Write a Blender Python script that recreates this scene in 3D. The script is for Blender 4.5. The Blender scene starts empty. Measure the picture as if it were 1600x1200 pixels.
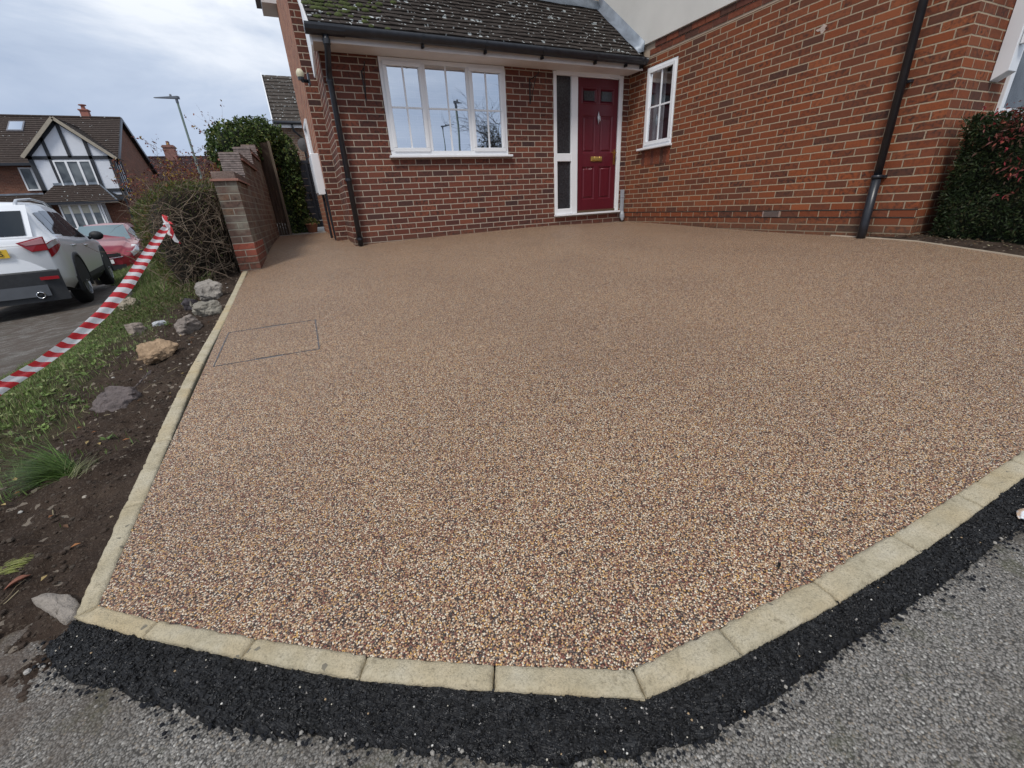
import bpy, bmesh, math, random
import numpy as np
from mathutils import Vector, Matrix, noise
random.seed(7); RNG = np.random.default_rng(7)
scene = bpy.context.scene
COL = scene.collection

# ---------------------------------------------------------------- camera
F_PX = 651.08
CAM = np.array([-5.41427, -6.52289, 0.409062])
FW = np.array([0.38237633, 0.83424991, -0.3972599])
RT = np.array([0.89805281, -0.43671861, -0.05270686])
DN = np.array([-0.21746149, -0.33660651, -0.91619133])
cam_data = bpy.data.cameras.new("camera"); cam = bpy.data.objects.new("camera", cam_data)
COL.objects.link(cam); scene.camera = cam
cam_data.sensor_width = 36; cam_data.lens = F_PX / 1600 * 36
cam_data.clip_start = 0.02; cam_data.clip_end = 2000
cam.matrix_world = Matrix(((RT[0], -DN[0], -FW[0], CAM[0]), (RT[1], -DN[1], -FW[1], CAM[1]),
                           (RT[2], -DN[2], -FW[2], CAM[2]), (0, 0, 0, 1)))
# ---------------------------------------------------------------- world, sun, exposure
SUN_EL, SUN_AZ = 52, 224          # the bright part of the overcast: behind the camera, to its left
world = bpy.data.worlds.new("World"); scene.world = world; world.use_nodes = True
wn = world.node_tree; wn.nodes.clear()
def wnode(t, **k):
    n = wn.nodes.new(t)
    for a, b in k.items(): setattr(n, a, b)
    return n
wo = wnode('ShaderNodeOutputWorld'); bs = wnode('ShaderNodeBackground'); bc = wnode('ShaderNodeBackground'); mx = wnode('ShaderNodeMixShader')
sk = wnode('ShaderNodeTexSky', sky_type='NISHITA', sun_disc=False)
sk.sun_elevation = math.radians(SUN_EL); sk.sun_rotation = math.radians(SUN_AZ)
wn.links.new(sk.outputs[0], bs.inputs[0]); bs.inputs[1].default_value = 0.11
tc = wnode('ShaderNodeTexCoord'); sep = wnode('ShaderNodeSeparateXYZ'); wn.links.new(tc.outputs['Generated'], sep.inputs[0])
mp = wnode('ShaderNodeMapping'); mp.inputs['Scale'].default_value = (1, 1, 2.6); mp.inputs['Location'].default_value = (3.3, 1.7, 0.4)
wn.links.new(tc.outputs['Generated'], mp.inputs[0])
nz = wnode('ShaderNodeTexNoise'); nz.inputs['Scale'].default_value = 2.1; nz.inputs['Detail'].default_value = 9; nz.inputs['Roughness'].default_value = .56
nz.inputs['Distortion'].default_value = .35
wn.links.new(mp.outputs[0], nz.inputs['Vector'])
cr = wnode('ShaderNodeValToRGB'); wn.links.new(nz.outputs[0], cr.inputs[0])
e = cr.color_ramp.elements; e[0].position = .38; e[0].color = (.26, .32, .43, 1); e[1].position = .62; e[1].color = (.74, .765, .80, 1)
e2 = cr.color_ramp.elements.new(.5); e2.color = (.44, .50, .60, 1)
# clouds darken to blue grey low over the horizon
hr = wnode('ShaderNodeMapRange'); wn.links.new(sep.outputs[2], hr.inputs[0]); hr.inputs[1].default_value = 0; hr.inputs[2].default_value = .38
hm = wnode('ShaderNodeMix', data_type='RGBA'); hm.inputs[6].default_value = (.34, .41, .54, 1)
wn.links.new(hr.outputs[0], hm.inputs[0]); wn.links.new(cr.outputs[0], hm.inputs[7])
wn.links.new(hm.outputs[2], bc.inputs[0]); bc.inputs[1].default_value = 1.0
gap = wnode('ShaderNodeValToRGB'); wn.links.new(nz.outputs[0], gap.inputs[0])
gap.color_ramp.elements[0].position = .30; gap.color_ramp.elements[0].color = (.72, .72, .72, 1)
gap.color_ramp.elements[1].position = .42; gap.color_ramp.elements[1].color = (1, 1, 1, 1)
wn.links.new(gap.outputs[0], mx.inputs[0]); wn.links.new(bs.outputs[0], mx.inputs[1]); wn.links.new(bc.outputs[0], mx.inputs[2])
wn.links.new(mx.outputs[0], wo.inputs[0])
sund = bpy.data.lights.new("sun", 'SUN'); sund.energy = 1.5; sund.angle = math.radians(14); sund.color = (1, .95, .88)
sun = bpy.data.objects.new("sun", sund); COL.objects.link(sun); sun.location = (-8, -10, 12)
_az = math.radians(SUN_AZ); _el = math.radians(SUN_EL)
_d = Vector((math.sin(_az) * math.cos(_el), math.cos(_az) * math.cos(_el), math.sin(_el)))
sun.rotation_euler = _d.to_track_quat('Z', 'Y').to_euler()
scene.view_settings.view_transform = 'Standard'; scene.view_settings.look = 'None'
scene.view_settings.exposure = 0.50; scene.view_settings.gamma = 1.0

# ---------------------------------------------------------------- survey helpers (turn a measured sight line into a real point)
def ray(x, y): return FW + RT * (x - 800) / F_PX + DN * (y - 600) / F_PX
def at(x, y, t): return CAM + ray(x, y) * t
def onX(x, y, X): d = ray(x, y); return CAM + d * (X - CAM[0]) / d[0]
def onY(x, y, Y): d = ray(x, y); return CAM + d * (Y - CAM[1]) / d[1]
def onP(x, y, z0=.06, a=.03, b=.057):
    d = ray(x, y); t = (z0 + a * CAM[0] + b * CAM[1] - CAM[2]) / (d[2] - a * d[0] - b * d[1]); return CAM + t * d
def P(x, y): return .06 + .03 * x + .057 * y
# ---------------------------------------------------------------- ground heights
class TPS:
    def __init__(s, c):
        c = np.array(c, float); s.p = c[:, :2]; n = len(c)
        r = np.linalg.norm(s.p[:, None] - s.p[None], axis=2); K = np.where(r > 0, r * r * np.log(r + 1e-12), 0) + 1e-3 * np.eye(n)
        Q = np.c_[np.ones(n), s.p]; A = np.block([[K, Q], [Q.T, np.zeros((3, 3))]])
        s.w = np.linalg.solve(A, np.r_[c[:, 2], 0, 0, 0])
    def __call__(s, x, y):
        x = np.asarray(x, float); y = np.asarray(y, float)
        r = np.sqrt((x[..., None] - s.p[:, 0]) ** 2 + (y[..., None] - s.p[:, 1]) ** 2)
        U = np.where(r > 0, r * r * np.log(r + 1e-12), 0); n = len(s.p)
        return U @ s.w[:n] + s.w[n] + s.w[n + 1] * x + s.w[n + 2] * y
_c = [(-5.91, -.55, -.155), (-4.64, 0, -.025), (-3.36, 0, .009), (-2.72, 0, .017), (-1.45, 0, .027), (-.25, 0, -.003), (0, -.63, -.018),
      (0, -2.48, -.09), (0, -3.93, -.122), (0, -4.37, -.128), (-4.87, .83, .016), (-4.89, 3.9, .08), (-5.7, 4, .08), (-5.4, 9, .2)]
for q in [(-6.09, -5.43), (-5.02, -6.18), (-3.46, -6.2), (-5.7, -3.2), (-3.5, -3.5), (-6.1, -3), (-1.5, -6.2), (-6.1, -1.5), (-2.5, -5), (-4.5, -5), (-8, -5), (-5, -8), (-2, -9)]:
    _c.append((q[0], q[1], P(*q)))
_c.append((.5, -5.5, -.2)); _c.append((0, -7.5, -.33))
G = TPS(_c)
def g(x, y): return float(G(x, y))
def sstep(a, b, x): t = np.clip((x - a) / (b - a), 0, 1); return t * t * (3 - 2 * t)
def R(x, y):                      # road surface: falls away to the left, towards the street
    x = np.asarray(x, float); y = np.asarray(y, float)
    far = -.45 + .062 * (np.maximum(x, -15) + 5.5) - .011 * (np.minimum(y, 36) + 6.2)
    near = .06 + .03 * x + .057 * np.minimum(y, -4) - .022
    k = np.maximum(sstep(-6.3, -8.5, x), sstep(-4.6, -1.5, y) * sstep(-5.9, -6.9, x))
    k = np.maximum(k, sstep(-8, -14, y))
    return near * (1 - k) + far * k

# ---------------------------------------------------------------- mesh helpers
class MB:
    def __init__(s): s.v = []; s.f = []; s.m = []; s.uv = []; s.c = []; s.usecol = False
    def face(s, pts, m=0, uv=None, col=None):
        i = len(s.v); s.v += [tuple(map(float, p)) for p in pts]; s.f.append(tuple(range(i, i + len(pts)))); s.m.append(m)
        s.uv.append(uv or [(0, 0)] * len(pts)); s.c.append(col)
        if col is not None: s.usecol = True
    def box(s, a, b, m=0, uvm=None):
        x0, y0, z0 = a; x1, y1, z1 = b
        P8 = [(x, y, z) for z in (z0, z1) for y in (y0, y1) for x in (x0, x1)]
        for q in ((0, 2, 3, 1), (4, 5, 7, 6), (0, 1, 5, 4), (2, 6, 7, 3), (0, 4, 6, 2), (1, 3, 7, 5)):
            p = [P8[k] for k in q]
            s.face(p, m, [uvm(c) for c in p] if uvm else None)
    def hexa(s, P8, m=0):             # 8 corners, bottom 4 (ccw) then top 4
        for q in ((3, 2, 1, 0), (4, 5, 6, 7), (0, 1, 5, 4), (1, 2, 6, 5), (2, 3, 7, 6), (3, 0, 4, 7)): s.face([P8[k] for k in q], m)
    def obox(s, c, ax, half, m=0):    # oriented box
        c = np.array(c, float); ax = [np.array(a, float) for a in ax]
        P8 = [c + ax[0] * half[0] * i + ax[1] * half[1] * j + ax[2] * half[2] * k for k in (-1, 1) for (i, j) in ((-1, -1), (1, -1), (1, 1), (-1, 1))]
        s.hexa(P8, m)
    def prism(s, poly, d, m=0):       # planar polygon extruded by vector d
        d = np.array(d, float); a = [np.array(p, float) for p in poly]; b = [p + d for p in a]; n = len(a)
        s.face(a[::-1], m); s.face(b, m)
        for i in range(n): s.face([a[i], a[(i + 1) % n], b[(i + 1) % n], b[i]], m)
    def bar(s, p, q, w, h, up=(0, 0, 1), m=0):
        p = np.array(p, float); q = np.array(q, float); d = q - p; L = np.linalg.norm(d); d = d / L
        u = np.array(up, float); sd = np.cross(d, u); sd /= np.linalg.norm(sd); u = np.cross(sd, d)
        s.obox((p + q) / 2, (d, sd, u), (L / 2, w / 2, h / 2), m)
    def tube(s, pts, r, n=8, m=0, cap=True, col=None):
        pts = [np.array(p, float) for p in pts]; rs = r if hasattr(r, '__len__') else [r] * len(pts)
        rings = []; ref = None
        for i, p in enumerate(pts):
            d = pts[min(i + 1, len(pts) - 1)] - pts[max(i - 1, 0)]; d = d / (np.linalg.norm(d) + 1e-9)
            if ref is None: ref = np.array([0, 0, 1.]) if abs(d[2]) < .9 else np.array([1., 0, 0])
            a = ref - d * (ref @ d); a /= np.linalg.norm(a) + 1e-9; ref = a; b = np.cross(d, a)
            rings.append([p + rs[i] * (a * math.cos(t) + b * math.sin(t)) for t in [2 * math.pi * k / n for k in range(n)]])
        base = len(s.v)
        for rg in rings: s.v += [tuple(map(float, q)) for q in rg]
        for i in range(len(rings) - 1):
            for k in range(n):
                k2 = (k + 1) % n; s.f.append((base + i * n + k, base + i * n + k2, base + (i + 1) * n + k2, base + (i + 1) * n + k)); s.m.append(m); s.uv.append([(0, 0)] * 4); s.c.append(col)
        if cap:
            s.face(rings[0][::-1], m, col=col); s.face(rings[-1], m, col=col)
        if col is not None: s.usecol = True
    def grid(s, pts, m=0, uv=None):   # pts[i][j]
        base = len(s.v); n = len(pts); k = len(pts[0])
        for row in pts: s.v += [tuple(map(float, q)) for q in row]
        for i in range(n - 1):
            for j in range(k - 1):
                s.f.append((base + i * k + j, base + (i + 1) * k + j, base + (i + 1) * k + j + 1, base + i * k + j + 1)); s.m.append(m)
                s.uv.append([uv[i][j], uv[i + 1][j], uv[i + 1][j + 1], uv[i][j + 1]] if uv else [(0, 0)] * 4); s.c.append(None)
WLOC = {}
def wloc(o):
    l = np.zeros(3)
    while o is not None: l = l + np.array(o.location); o = o.parent
    return l
def obj(name, mb, mats, parent=None, smooth=False, bevel=0, weld=False, origin=None):
    me = bpy.data.meshes.new(name)
    off = wloc(parent) if parent is not None else np.zeros(3)
    loc = np.zeros(3)
    if origin is not None: loc = np.array(origin, float) - off
    V = np.array(mb.v, float) - off - loc
    me.from_pydata(V.tolist(), [], mb.f)
    if not isinstance(mats, (list, tuple)): mats = [mats]
    for m in mats: me.materials.append(m)
    me.polygons.foreach_set('material_index', mb.m)
    uvl = me.uv_layers.new(name='UVMap'); flat = [c for u in mb.uv for p in u for c in p]; uvl.data.foreach_set('uv', flat)
    if mb.usecol:
        ca = me.color_attributes.new('tint', 'FLOAT_COLOR', 'CORNER'); arr = []
        for f, c in zip(mb.f, mb.c): arr += (list(c if c is not None else (1, 1, 1)) + [1]) * len(f)
        ca.data.foreach_set('color', arr)
    me.validate(clean_customdata=False)
    o = bpy.data.objects.new(name, me); COL.objects.link(o); o.parent = parent; o.location = loc.tolist()
    if weld or bevel or smooth:
        bm = bmesh.new(); bm.from_mesh(me); bmesh.ops.remove_doubles(bm, verts=bm.verts, dist=1e-5)
        bmesh.ops.recalc_face_normals(bm, faces=bm.faces) if weld else None
        bm.to_mesh(me); bm.free()
    if smooth: me.polygons.foreach_set('use_smooth', [True] * len(me.polygons))
    if bevel:
        b = o.modifiers.new('bevel', 'BEVEL'); b.width = bevel; b.segments = 2; b.limit_method = 'ANGLE'; b.angle_limit = math.radians(40)
    return o
def tag(o, label=None, cat=None, group=None, kind=None):
    if label: o['label'] = label
    if cat: o['category'] = cat
    if group: o['group'] = group
    if kind: o['kind'] = kind
    return o
def thing(name, loc, label, cat, group=None, rz=0):
    o = bpy.data.objects.new(name, None); COL.objects.link(o); o.location = tuple(map(float, loc)); o.rotation_euler = (0, 0, rz); o.empty_display_size = .2
    return tag(o, label, cat, group)
def struct(name, mb, m, smooth=False): return tag(obj(name, mb, m, smooth=smooth), kind='structure')

# ---------------------------------------------------------------- material helpers
class NT:
    def __init__(s, name):
        s.m = bpy.data.materials.new(name); s.m.use_nodes = True; s.t = s.m.node_tree; s.b = s.t.nodes['Principled BSDF']; s.out = s.t.nodes['Material Output']
        s._o = None
    def n(s, t, **k):
        x = s.t.nodes.new(t)
        for a, b in k.items(): setattr(x, a, b)
        return x
    def set(s, sock, v):
        if hasattr(v, 'is_output') or isinstance(v, bpy.types.NodeSocket): s.t.links.new(v, sock)
        elif isinstance(v, (tuple, list)): sock.default_value = tuple(v) + ((1,) if len(v) == 3 and sock.type == 'RGBA' else ())
        else: sock.default_value = v
    def obj(s):
        if s._o is None: s._o = s.n('ShaderNodeTexCoord')
        return s._o.outputs['Object']
    def uvc(s): s.obj(); return s._o.outputs['UV']
    def math(s, op, a, b=0.0, c=None):
        x = s.n('ShaderNodeMath', operation=op); s.set(x.inputs[0], a); s.set(x.inputs[1], b)
        if c is not None: s.set(x.inputs[2], c)
        return x.outputs[0]
    def noise(s, scale, detail=4, rough=.55, vec=None, dist=0):
        x = s.n('ShaderNodeTexNoise'); s.set(x.inputs['Vector'], vec or s.obj()); x.inputs['Scale'].default_value = scale; x.inputs['Detail'].default_value = detail
        x.inputs['Roughness'].default_value = rough; x.inputs['Distortion'].default_value = dist; return x.outputs[0]
    def vor(s, scale, vec=None, feature='F1', rnd=1.0):
        x = s.n('ShaderNodeTexVoronoi', feature=feature); s.set(x.inputs['Vector'], vec or s.obj()); x.inputs['Scale'].default_value = scale; x.inputs['Randomness'].default_value = rnd; return x
    def ramp(s, fac, stops, mode='LINEAR'):
        x = s.n('ShaderNodeValToRGB'); x.color_ramp.interpolation = mode; s.set(x.inputs[0], fac); el = x.color_ramp.elements
        while len(el) > 1: el.remove(el[-1])
        el[0].position = stops[0][0]; el[0].color = tuple(stops[0][1]) + (1,)
        for p, c in stops[1:]: k = el.new(p); k.color = tuple(c) + (1,)
        return x.outputs[0]
    def mix(s, f, a, b, mode='MIX'):
        x = s.n('ShaderNodeMix', data_type='RGBA', blend_type=mode); s.set(x.inputs[0], f); s.set(x.inputs[6], a); s.set(x.inputs[7], b); return x.outputs[2]
    def rng(s, v, a, b, c=0, d=1):
        x = s.n('ShaderNodeMapRange'); s.set(x.inputs[0], v)
        for i, k in enumerate((a, b, c, d)): x.inputs[i + 1].default_value = k
        return x.outputs[0]
    def sepc(s, c): x = s.n('ShaderNodeSeparateColor'); s.set(x.inputs[0], c); return x.outputs
    def bump(s, h, strength=.5, dist=.01, normal=None):
        x = s.n('ShaderNodeBump'); s.set(x.inputs['Height'], h); x.inputs['Strength'].default_value = strength; x.inputs['Distance'].default_value = dist
        if normal is not None: s.set(x.inputs['Normal'], normal)
        return x.outputs[0]
    def fin(s, col=None, rough=None, normal=None, metal=None, spec=None):
        if col is not None: s.set(s.b.inputs['Base Color'], col)
        if rough is not None: s.set(s.b.inputs['Roughness'], rough)
        if normal is not None: s.set(s.b.inputs['Normal'], normal)
        if metal is not None: s.set(s.b.inputs['Metallic'], metal)
        if spec is not None: s.set(s.b.inputs['Specular IOR Level'], spec)
        return s.m
def g3(v): return (v, v, v)
def simple(name, col, rough=.6, metal=0, var=.12, scale=6, bump=0, bscale=60, spec=.5):
    t = NT(name); nn = t.noise(scale, 5); c2 = tuple(max(0, c * (1 - var)) for c in col); c1 = tuple(min(1, c * (1 + var)) for c in col)
    c = t.ramp(nn, [(.3, c2), (.7, c1)])
    return t.fin(c, rough, t.bump(t.noise(bscale, 4), .4, bump) if bump else None, metal, spec)
def brick_mat(name, pal, mortar, shift, W=.225, H=.075, half=.0055, dirt=.25, stain=None):
    t = NT(name); x = t.n('ShaderNodeSeparateXYZ'); t.set(x.inputs[0], t.uvc()); U, V = x.outputs[0], x.outputs[1]
    wv = t.noise(9, 3, vec=t.uvc()); wv2 = t.noise(11, 2, vec=t.obj())
    V2 = t.math('ADD', V, t.math('MULTIPLY', t.math('SUBTRACT', wv, .5), .006)); U2 = t.math('ADD', U, t.math('MULTIPLY', t.math('SUBTRACT', wv2, .5), .006))
    row = t.math('FLOOR', t.math('DIVIDE', V2, H)); odd = t.math('FLOORED_MODULO', row, 2.0)
    uu = t.math('ADD', t.math('DIVIDE', U2, W), t.math('ADD', t.math('MULTIPLY', odd, .5), shift))
    col = t.math('FLOOR', uu); fx = t.math('MULTIPLY', t.math('FRACT', uu), W); fy = t.math('MULTIPLY', t.math('FRACT', t.math('DIVIDE', V2, H)), H)
    d = t.math('MINIMUM', t.math('MINIMUM', fx, t.math('SUBTRACT', W, fx)), t.math('MINIMUM', fy, t.math('SUBTRACT', H, fy)))
    d = t.math('ADD', d, t.math('MULTIPLY', t.math('SUBTRACT', t.noise(75, 3, vec=t.uvc()), .5), .0035))
    mask = t.rng(d, half - .001, half + .0016)
    cb = t.n('ShaderNodeCombineXYZ'); t.set(cb.inputs[0], col); t.set(cb.inputs[1], row); wn_ = t.n('ShaderNodeTexWhiteNoise', noise_dimensions='2D'); t.set(wn_.inputs[0], cb.outputs[0])
    rr = t.sepc(wn_.outputs['Color']); bc_ = t.ramp(rr[0], pal)
    inner = t.noise(28, 4, vec=t.uvc()); big = t.noise(1.3, 3)
    bc_ = t.mix(t.math('MULTIPLY', t.rng(inner, .44, .66), t.math('MULTIPLY', rr[1], .9)), bc_, (.040, .026, .024))
    bc_ = t.mix(.35, bc_, t.ramp(t.noise(160, 3, vec=t.uvc()), [(.3, (.35, .3, .3)), (.7, (1.0, 1, 1))]), 'MULTIPLY')
    mo = t.mix(t.rng(t.noise(40, 4, vec=t.uvc()), .3, .7), mortar, tuple(c * .72 for c in mortar))
    c = t.mix(mask, mo, bc_); c = t.mix(t.rng(big, .35, .7, 0, dirt), c, (.10, .075, .06))
    c = t.mix(t.math('MULTIPLY', t.rng(t.math('ADD', V, t.math('MULTIPLY', t.noise(4, 4, vec=t.uvc()), .22)), .22, .0), .55), c, (.085, .070, .050))
    if stain:   # efflorescence / algae patches of this wall
        c = t.mix(t.rng(t.noise(3.1, 5, vec=t.uvc()), stain[1], stain[1] + .16, 0, stain[2]), c, stain[0])
    hgt = t.math('ADD', t.math('MULTIPLY', mask, .7), t.math('MULTIPLY', t.noise(120, 4, vec=t.uvc()), .3))
    hgt = t.math('ADD', hgt, t.math('MULTIPLY', rr[2], .12))
    return t.fin(c, .85, t.bump(hgt, .9, .006), spec=.25)

# ---------------------------------------------------------------- materials
M = {}
BUFF = (.46, .36, .27)
M['brick_front'] = brick_mat('brick_front', [(0, (.145, .046, .032)), (.25, (.185, .058, .037)), (.45, (.110, .041, .033)), (.62, (.205, .064, .040)), (.8, (.075, .036, .034)), (.9, (.25, .080, .046)), (1, (.155, .050, .035))], (.48, .40, .32), 0.0, dirt=.12)
M['brick_wing'] = brick_mat('brick_wing', [(0, (.225, .063, .027)), (.25, (.28, .078, .030)), (.42, (.165, .055, .030)), (.6, (.315, .088, .032)), (.78, (.105, .046, .032)), (.88, (.34, .105, .042)), (1, (.20, .064, .034))], (.46, .36, .25), .657, dirt=.12)
M['brick_side'] = brick_mat('brick_side', [(0, (.40, .17, .10)), (.5, (.46, .20, .12)), (.8, (.33, .13, .085)), (1, (.43, .18, .11))], (.50, .37, .27), .3, dirt=.1)
M['brick_pier'] = brick_mat('brick_pier', [(0, (.20, .13, .10)), (.3, (.17, .105, .085)), (.5, (.23, .16, .125)), (.7, (.14, .09, .08)), (.85, (.24, .14, .09)), (1, (.19, .125, .10))], (.34, .31, .26), .5, half=.0055, dirt=.5, stain=((.27, .27, .22), .46, .6))
M['brick_new'] = brick_mat('brick_new', [(0, (.36, .10, .065)), (.5, (.42, .12, .08)), (1, (.33, .09, .06))], (.48, .40, .32), .5, dirt=.1)
M['brick_far'] = brick_mat('brick_far', [(0, (.22, .092, .06)), (.5, (.18, .072, .048)), (1, (.26, .105, .066))], (.28, .19, .14), 0)
M['upvc'] = simple('upvc', (.80, .81, .83), .32, var=.04, scale=3)
M['soffit'] = simple('soffit', (.66, .62, .60), .5, var=.06)
M['black_plastic'] = simple('black_plastic', (.018, .020, .026), .33, var=.3, scale=14)
M['lead'] = simple('lead', (.20, .23, .27), .5, metal=.35, var=.3, scale=5, bump=.004, bscale=14)
M['render'] = simple('render', (.66, .65, .61), .9, var=.06, scale=2, bump=.002, bscale=120)
M['dark'] = simple('dark', (.012, .012, .014), .7)
M['brass'] = simple('brass', (.75, .52, .16), .25, metal=1, var=.15, scale=30)
M['silver'] = simple('silver', (.6, .6, .6), .3, metal=1)
M['grey_plastic'] = simple('grey_plastic', (.33, .35, .38), .45, var=.12, scale=20)
M['iron'] = simple('iron', (.012, .010, .010), .5)
def door_mat():
    t = NT('door_red'); x = t.n('ShaderNodeMapping'); x.inputs['Scale'].default_value = (60, 60, 2.2); t.set(x.inputs[0], t.obj())
    gr = t.noise(1.6, 5, vec=x.outputs[0]); c = t.ramp(gr, [(.3, (.088, .006, .014)), (.7, (.118, .010, .020))])
    return t.fin(c, .38, t.bump(gr, .25, .002))
M['door_red'] = door_mat()
def glass_mat(name, tint, refl, rough=.004, wav=0.0):
    t = NT(name); t.t.nodes.remove(t.b)
    gl = t.n('ShaderNodeBsdfGlossy'); gl.inputs['Roughness'].default_value = rough; gl.inputs['Color'].default_value = (.95, .97, 1, 1)
    tr = t.n('ShaderNodeBsdfTransparent'); tr.inputs['Color'].default_value = tuple(tint) + (1,)
    mxs = t.n('ShaderNodeMixShader'); lw = t.n('ShaderNodeLayerWeight'); lw.inputs['Blend'].default_value = .25
    t.set(mxs.inputs[0], t.rng(lw.outputs['Fresnel'], 0, 1, refl, 1)); t.t.links.new(tr.outputs[0], mxs.inputs[1]); t.t.links.new(gl.outputs[0], mxs.inputs[2])
    if wav: 
        b = t.bump(t.noise(1.4, 2), wav, .004); t.set(gl.inputs['Normal'], b)
    t.t.links.new(mxs.outputs[0], t.out.inputs[0]); return t.m
M['glass_front'] = glass_mat('glass_front', (.5, .52, .55), .74, wav=.3)
M['glass_wing'] = glass_mat('glass_wing', (.75, .78, .8), .10)
M['glass_obscure'] = (lambda t: t.fin(t.ramp(t.noise(40, 4), [(.35, (.018, .019, .022)), (.7, (.045, .048, .055))]), .18, t.bump(t.noise(60, 3), .6, .004)))(NT('glass_obscure'))
def tintmat(name, rough=.8, spec=.2, bump=0, sss=0, sat=None):
    t = NT(name); a = t.n('ShaderNodeAttribute', attribute_name='tint'); c = a.outputs['Color']
    c = t.mix(.5, c, t.ramp(t.noise(30, 3), [(.3, g3(.6)), (.7, g3(1.3))]), 'MULTIPLY')
    if sss:
        t.fin(c, rough, None, spec=spec); tr = t.n('ShaderNodeBsdfTranslucent'); t.set(tr.inputs[0], c); ms = t.n('ShaderNodeMixShader'); ms.inputs[0].default_value = sss
        t.t.links.new(t.b.outputs[0], ms.inputs[1]); t.t.links.new(tr.outputs[0], ms.inputs[2]); t.t.links.new(ms.outputs[0], t.out.inputs[0]); return t.m
    return t.fin(c, rough, t.bump(t.noise(80, 4), .6, bump) if bump else None, spec=spec)
M['tint'] = tintmat('earth_tint', bump=.004)
def tile_mat(name, base, lichen=.5, moss=None):
    t = NT(name); c = t.ramp(t.noise(7, 6, .65), [(.3, tuple(k * .55 for k in base)), (.7, tuple(k * 1.35 for k in base))])
    c = t.mix(t.rng(t.noise(70, 3), .35, .7), c, tuple(k * .6 for k in base))
    v = t.vor(24); msk = t.math('MULTIPLY', t.math('LESS_THAN', v.outputs['Distance'], t.rng(t.noise(60, 2), .3, .7, .12, .42)), t.math('GREATER_THAN', t.sepc(v.outputs['Color'])[0], lichen))
    c = t.mix(msk, c, (.52, .55, .54))
    v2 = t.vor(9); m2 = t.math('MULTIPLY', t.math('LESS_THAN', v2.outputs['Distance'], t.rng(t.noise(40, 3), .3, .7, .1, .36)), t.math('GREATER_THAN', t.sepc(v2.outputs['Color'])[1], .72 if lichen < .9 else .97))
    c = t.mix(m2, c, (.45, .48, .48))
    return t.fin(c, .9, t.bump(t.noise(90, 4), .6, .004), spec=.2)
M['tile'] = tile_mat('tile', (.052, .043, .038), .82)
M['tile_far'] = tile_mat('tile_far', (.068, .052, .045), .985)
M['tile_garage'] = tile_mat('tile_garage', (.085, .072, .062), .86)
M['moss'] = simple('moss', (.055, .070, .018), .95, var=.5, scale=40, bump=.01, bscale=90)

# ---------------------------------------------------------------- the brick house
house = thing('brick_house', (-2.4, 0, 0), 'red brick house with lean-to porch roof at the top of the brown driveway', 'house')
def wall_rect(mb, ax, pos, u0, u1, z0, z1, holes=(), t=.10, sgn=1, m=0):
    """a brick wall sheet in plane ax=pos with openings and their reveals; t = depth of the reveals into the house"""
    us = sorted({u0, u1, *[h[0] for h in holes], *[h[1] for h in holes]}); zs = sorted({z0, z1, *[h[2] for h in holes], *[h[3] for h in holes]})
    def pt(u, z, dp=0): return (u, pos + dp * sgn, z) if ax == 'y' else (pos + dp * sgn, u, z)
    for a, b in zip(us[:-1], us[1:]):
        for c, d in zip(zs[:-1], zs[1:]):
            if any(h[0] <= a and b <= h[1] and h[2] <= c and d <= h[3] for h in holes): continue
            q = [pt(a, c), pt(b, c), pt(b, d), pt(a, d)]; uv = [(a, c), (b, c), (b, d), (a, d)]
            if (ax == 'x') == (sgn > 0): q = q[::-1]; uv = uv[::-1]
            mb.face(q, m, uv)
    for h in holes:
        for (p0, p1, uv) in ((((h[0], h[2])), ((h[0], h[3])), 0), ((h[1], h[2]), (h[1], h[3]), 0), ((h[0], h[2]), (h[1], h[2]), 1), ((h[0], h[3]), (h[1], h[3]), 1)):
            mb.face([pt(*p0), pt(*p1), pt(*p1, t), pt(*p0, t)], m, [(0, p0[1]), (0, p1[1]), (t, p1[1]), (t, p0[1])] if not uv else [(p0[0], 0), (p1[0], 0), (p1[0], t), (p0[0], t)])
XL, YM, XM = -4.722, .835, -4.89
WIN = (-4.035, -2.262, 1.065, 2.19); DOOR = (-1.452, -.125, .165, 2.20)
b = MB()
wall_rect(b, 'y', 0, XL, 0, -.4, 2.32, [WIN, DOOR], t=.14)
wall_rect(b, 'x', XL, 0, YM, -.4, 3.2, t=.1)                       # short return at the left end
obj('front_wall', b, M['brick_front'], house)
b = MB(); wall_rect(b, 'y', YM, XM, 0, -.4, 6.2); obj('main_wall', b, M['brick_front'], house)
b = MB(); wall_rect(b, 'x', XM, YM, 3.72, -.4, 3.76, [(2.05, 2.9, 1.30, 1.86)], t=.08); wall_rect(b, 'y', 3.72, XM, -1, -.4, 3.76, sgn=-1); obj('side_wall', b, M['brick_side'], house)
WW = (-1.035, -.405, 1.10, 2.215)
b = MB(); wall_rect(b, 'x', 0, -4.31, 0, -.5, 2.505, [WW, (-2.95, -2.735, .080, .145)], t=.12)
wall_rect(b, 'x', 0, 0, YM, 1.9, 2.505)
bw = (.90, 2.3, .93, 2.2)
b2 = MB(); wall_rect(b2, 'y', -4.31, 0, 3.2, -.5, 3.0, [bw], t=.1)
obj('wing_wall', b, M['brick_wing'], house); obj('bay_wall', b2, M['brick_wing'], house)
BCOL = [(.19, .062, .036), (.15, .055, .036), (.23, .072, .04), (.10, .048, .036), (.13, .050, .036)]
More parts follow.
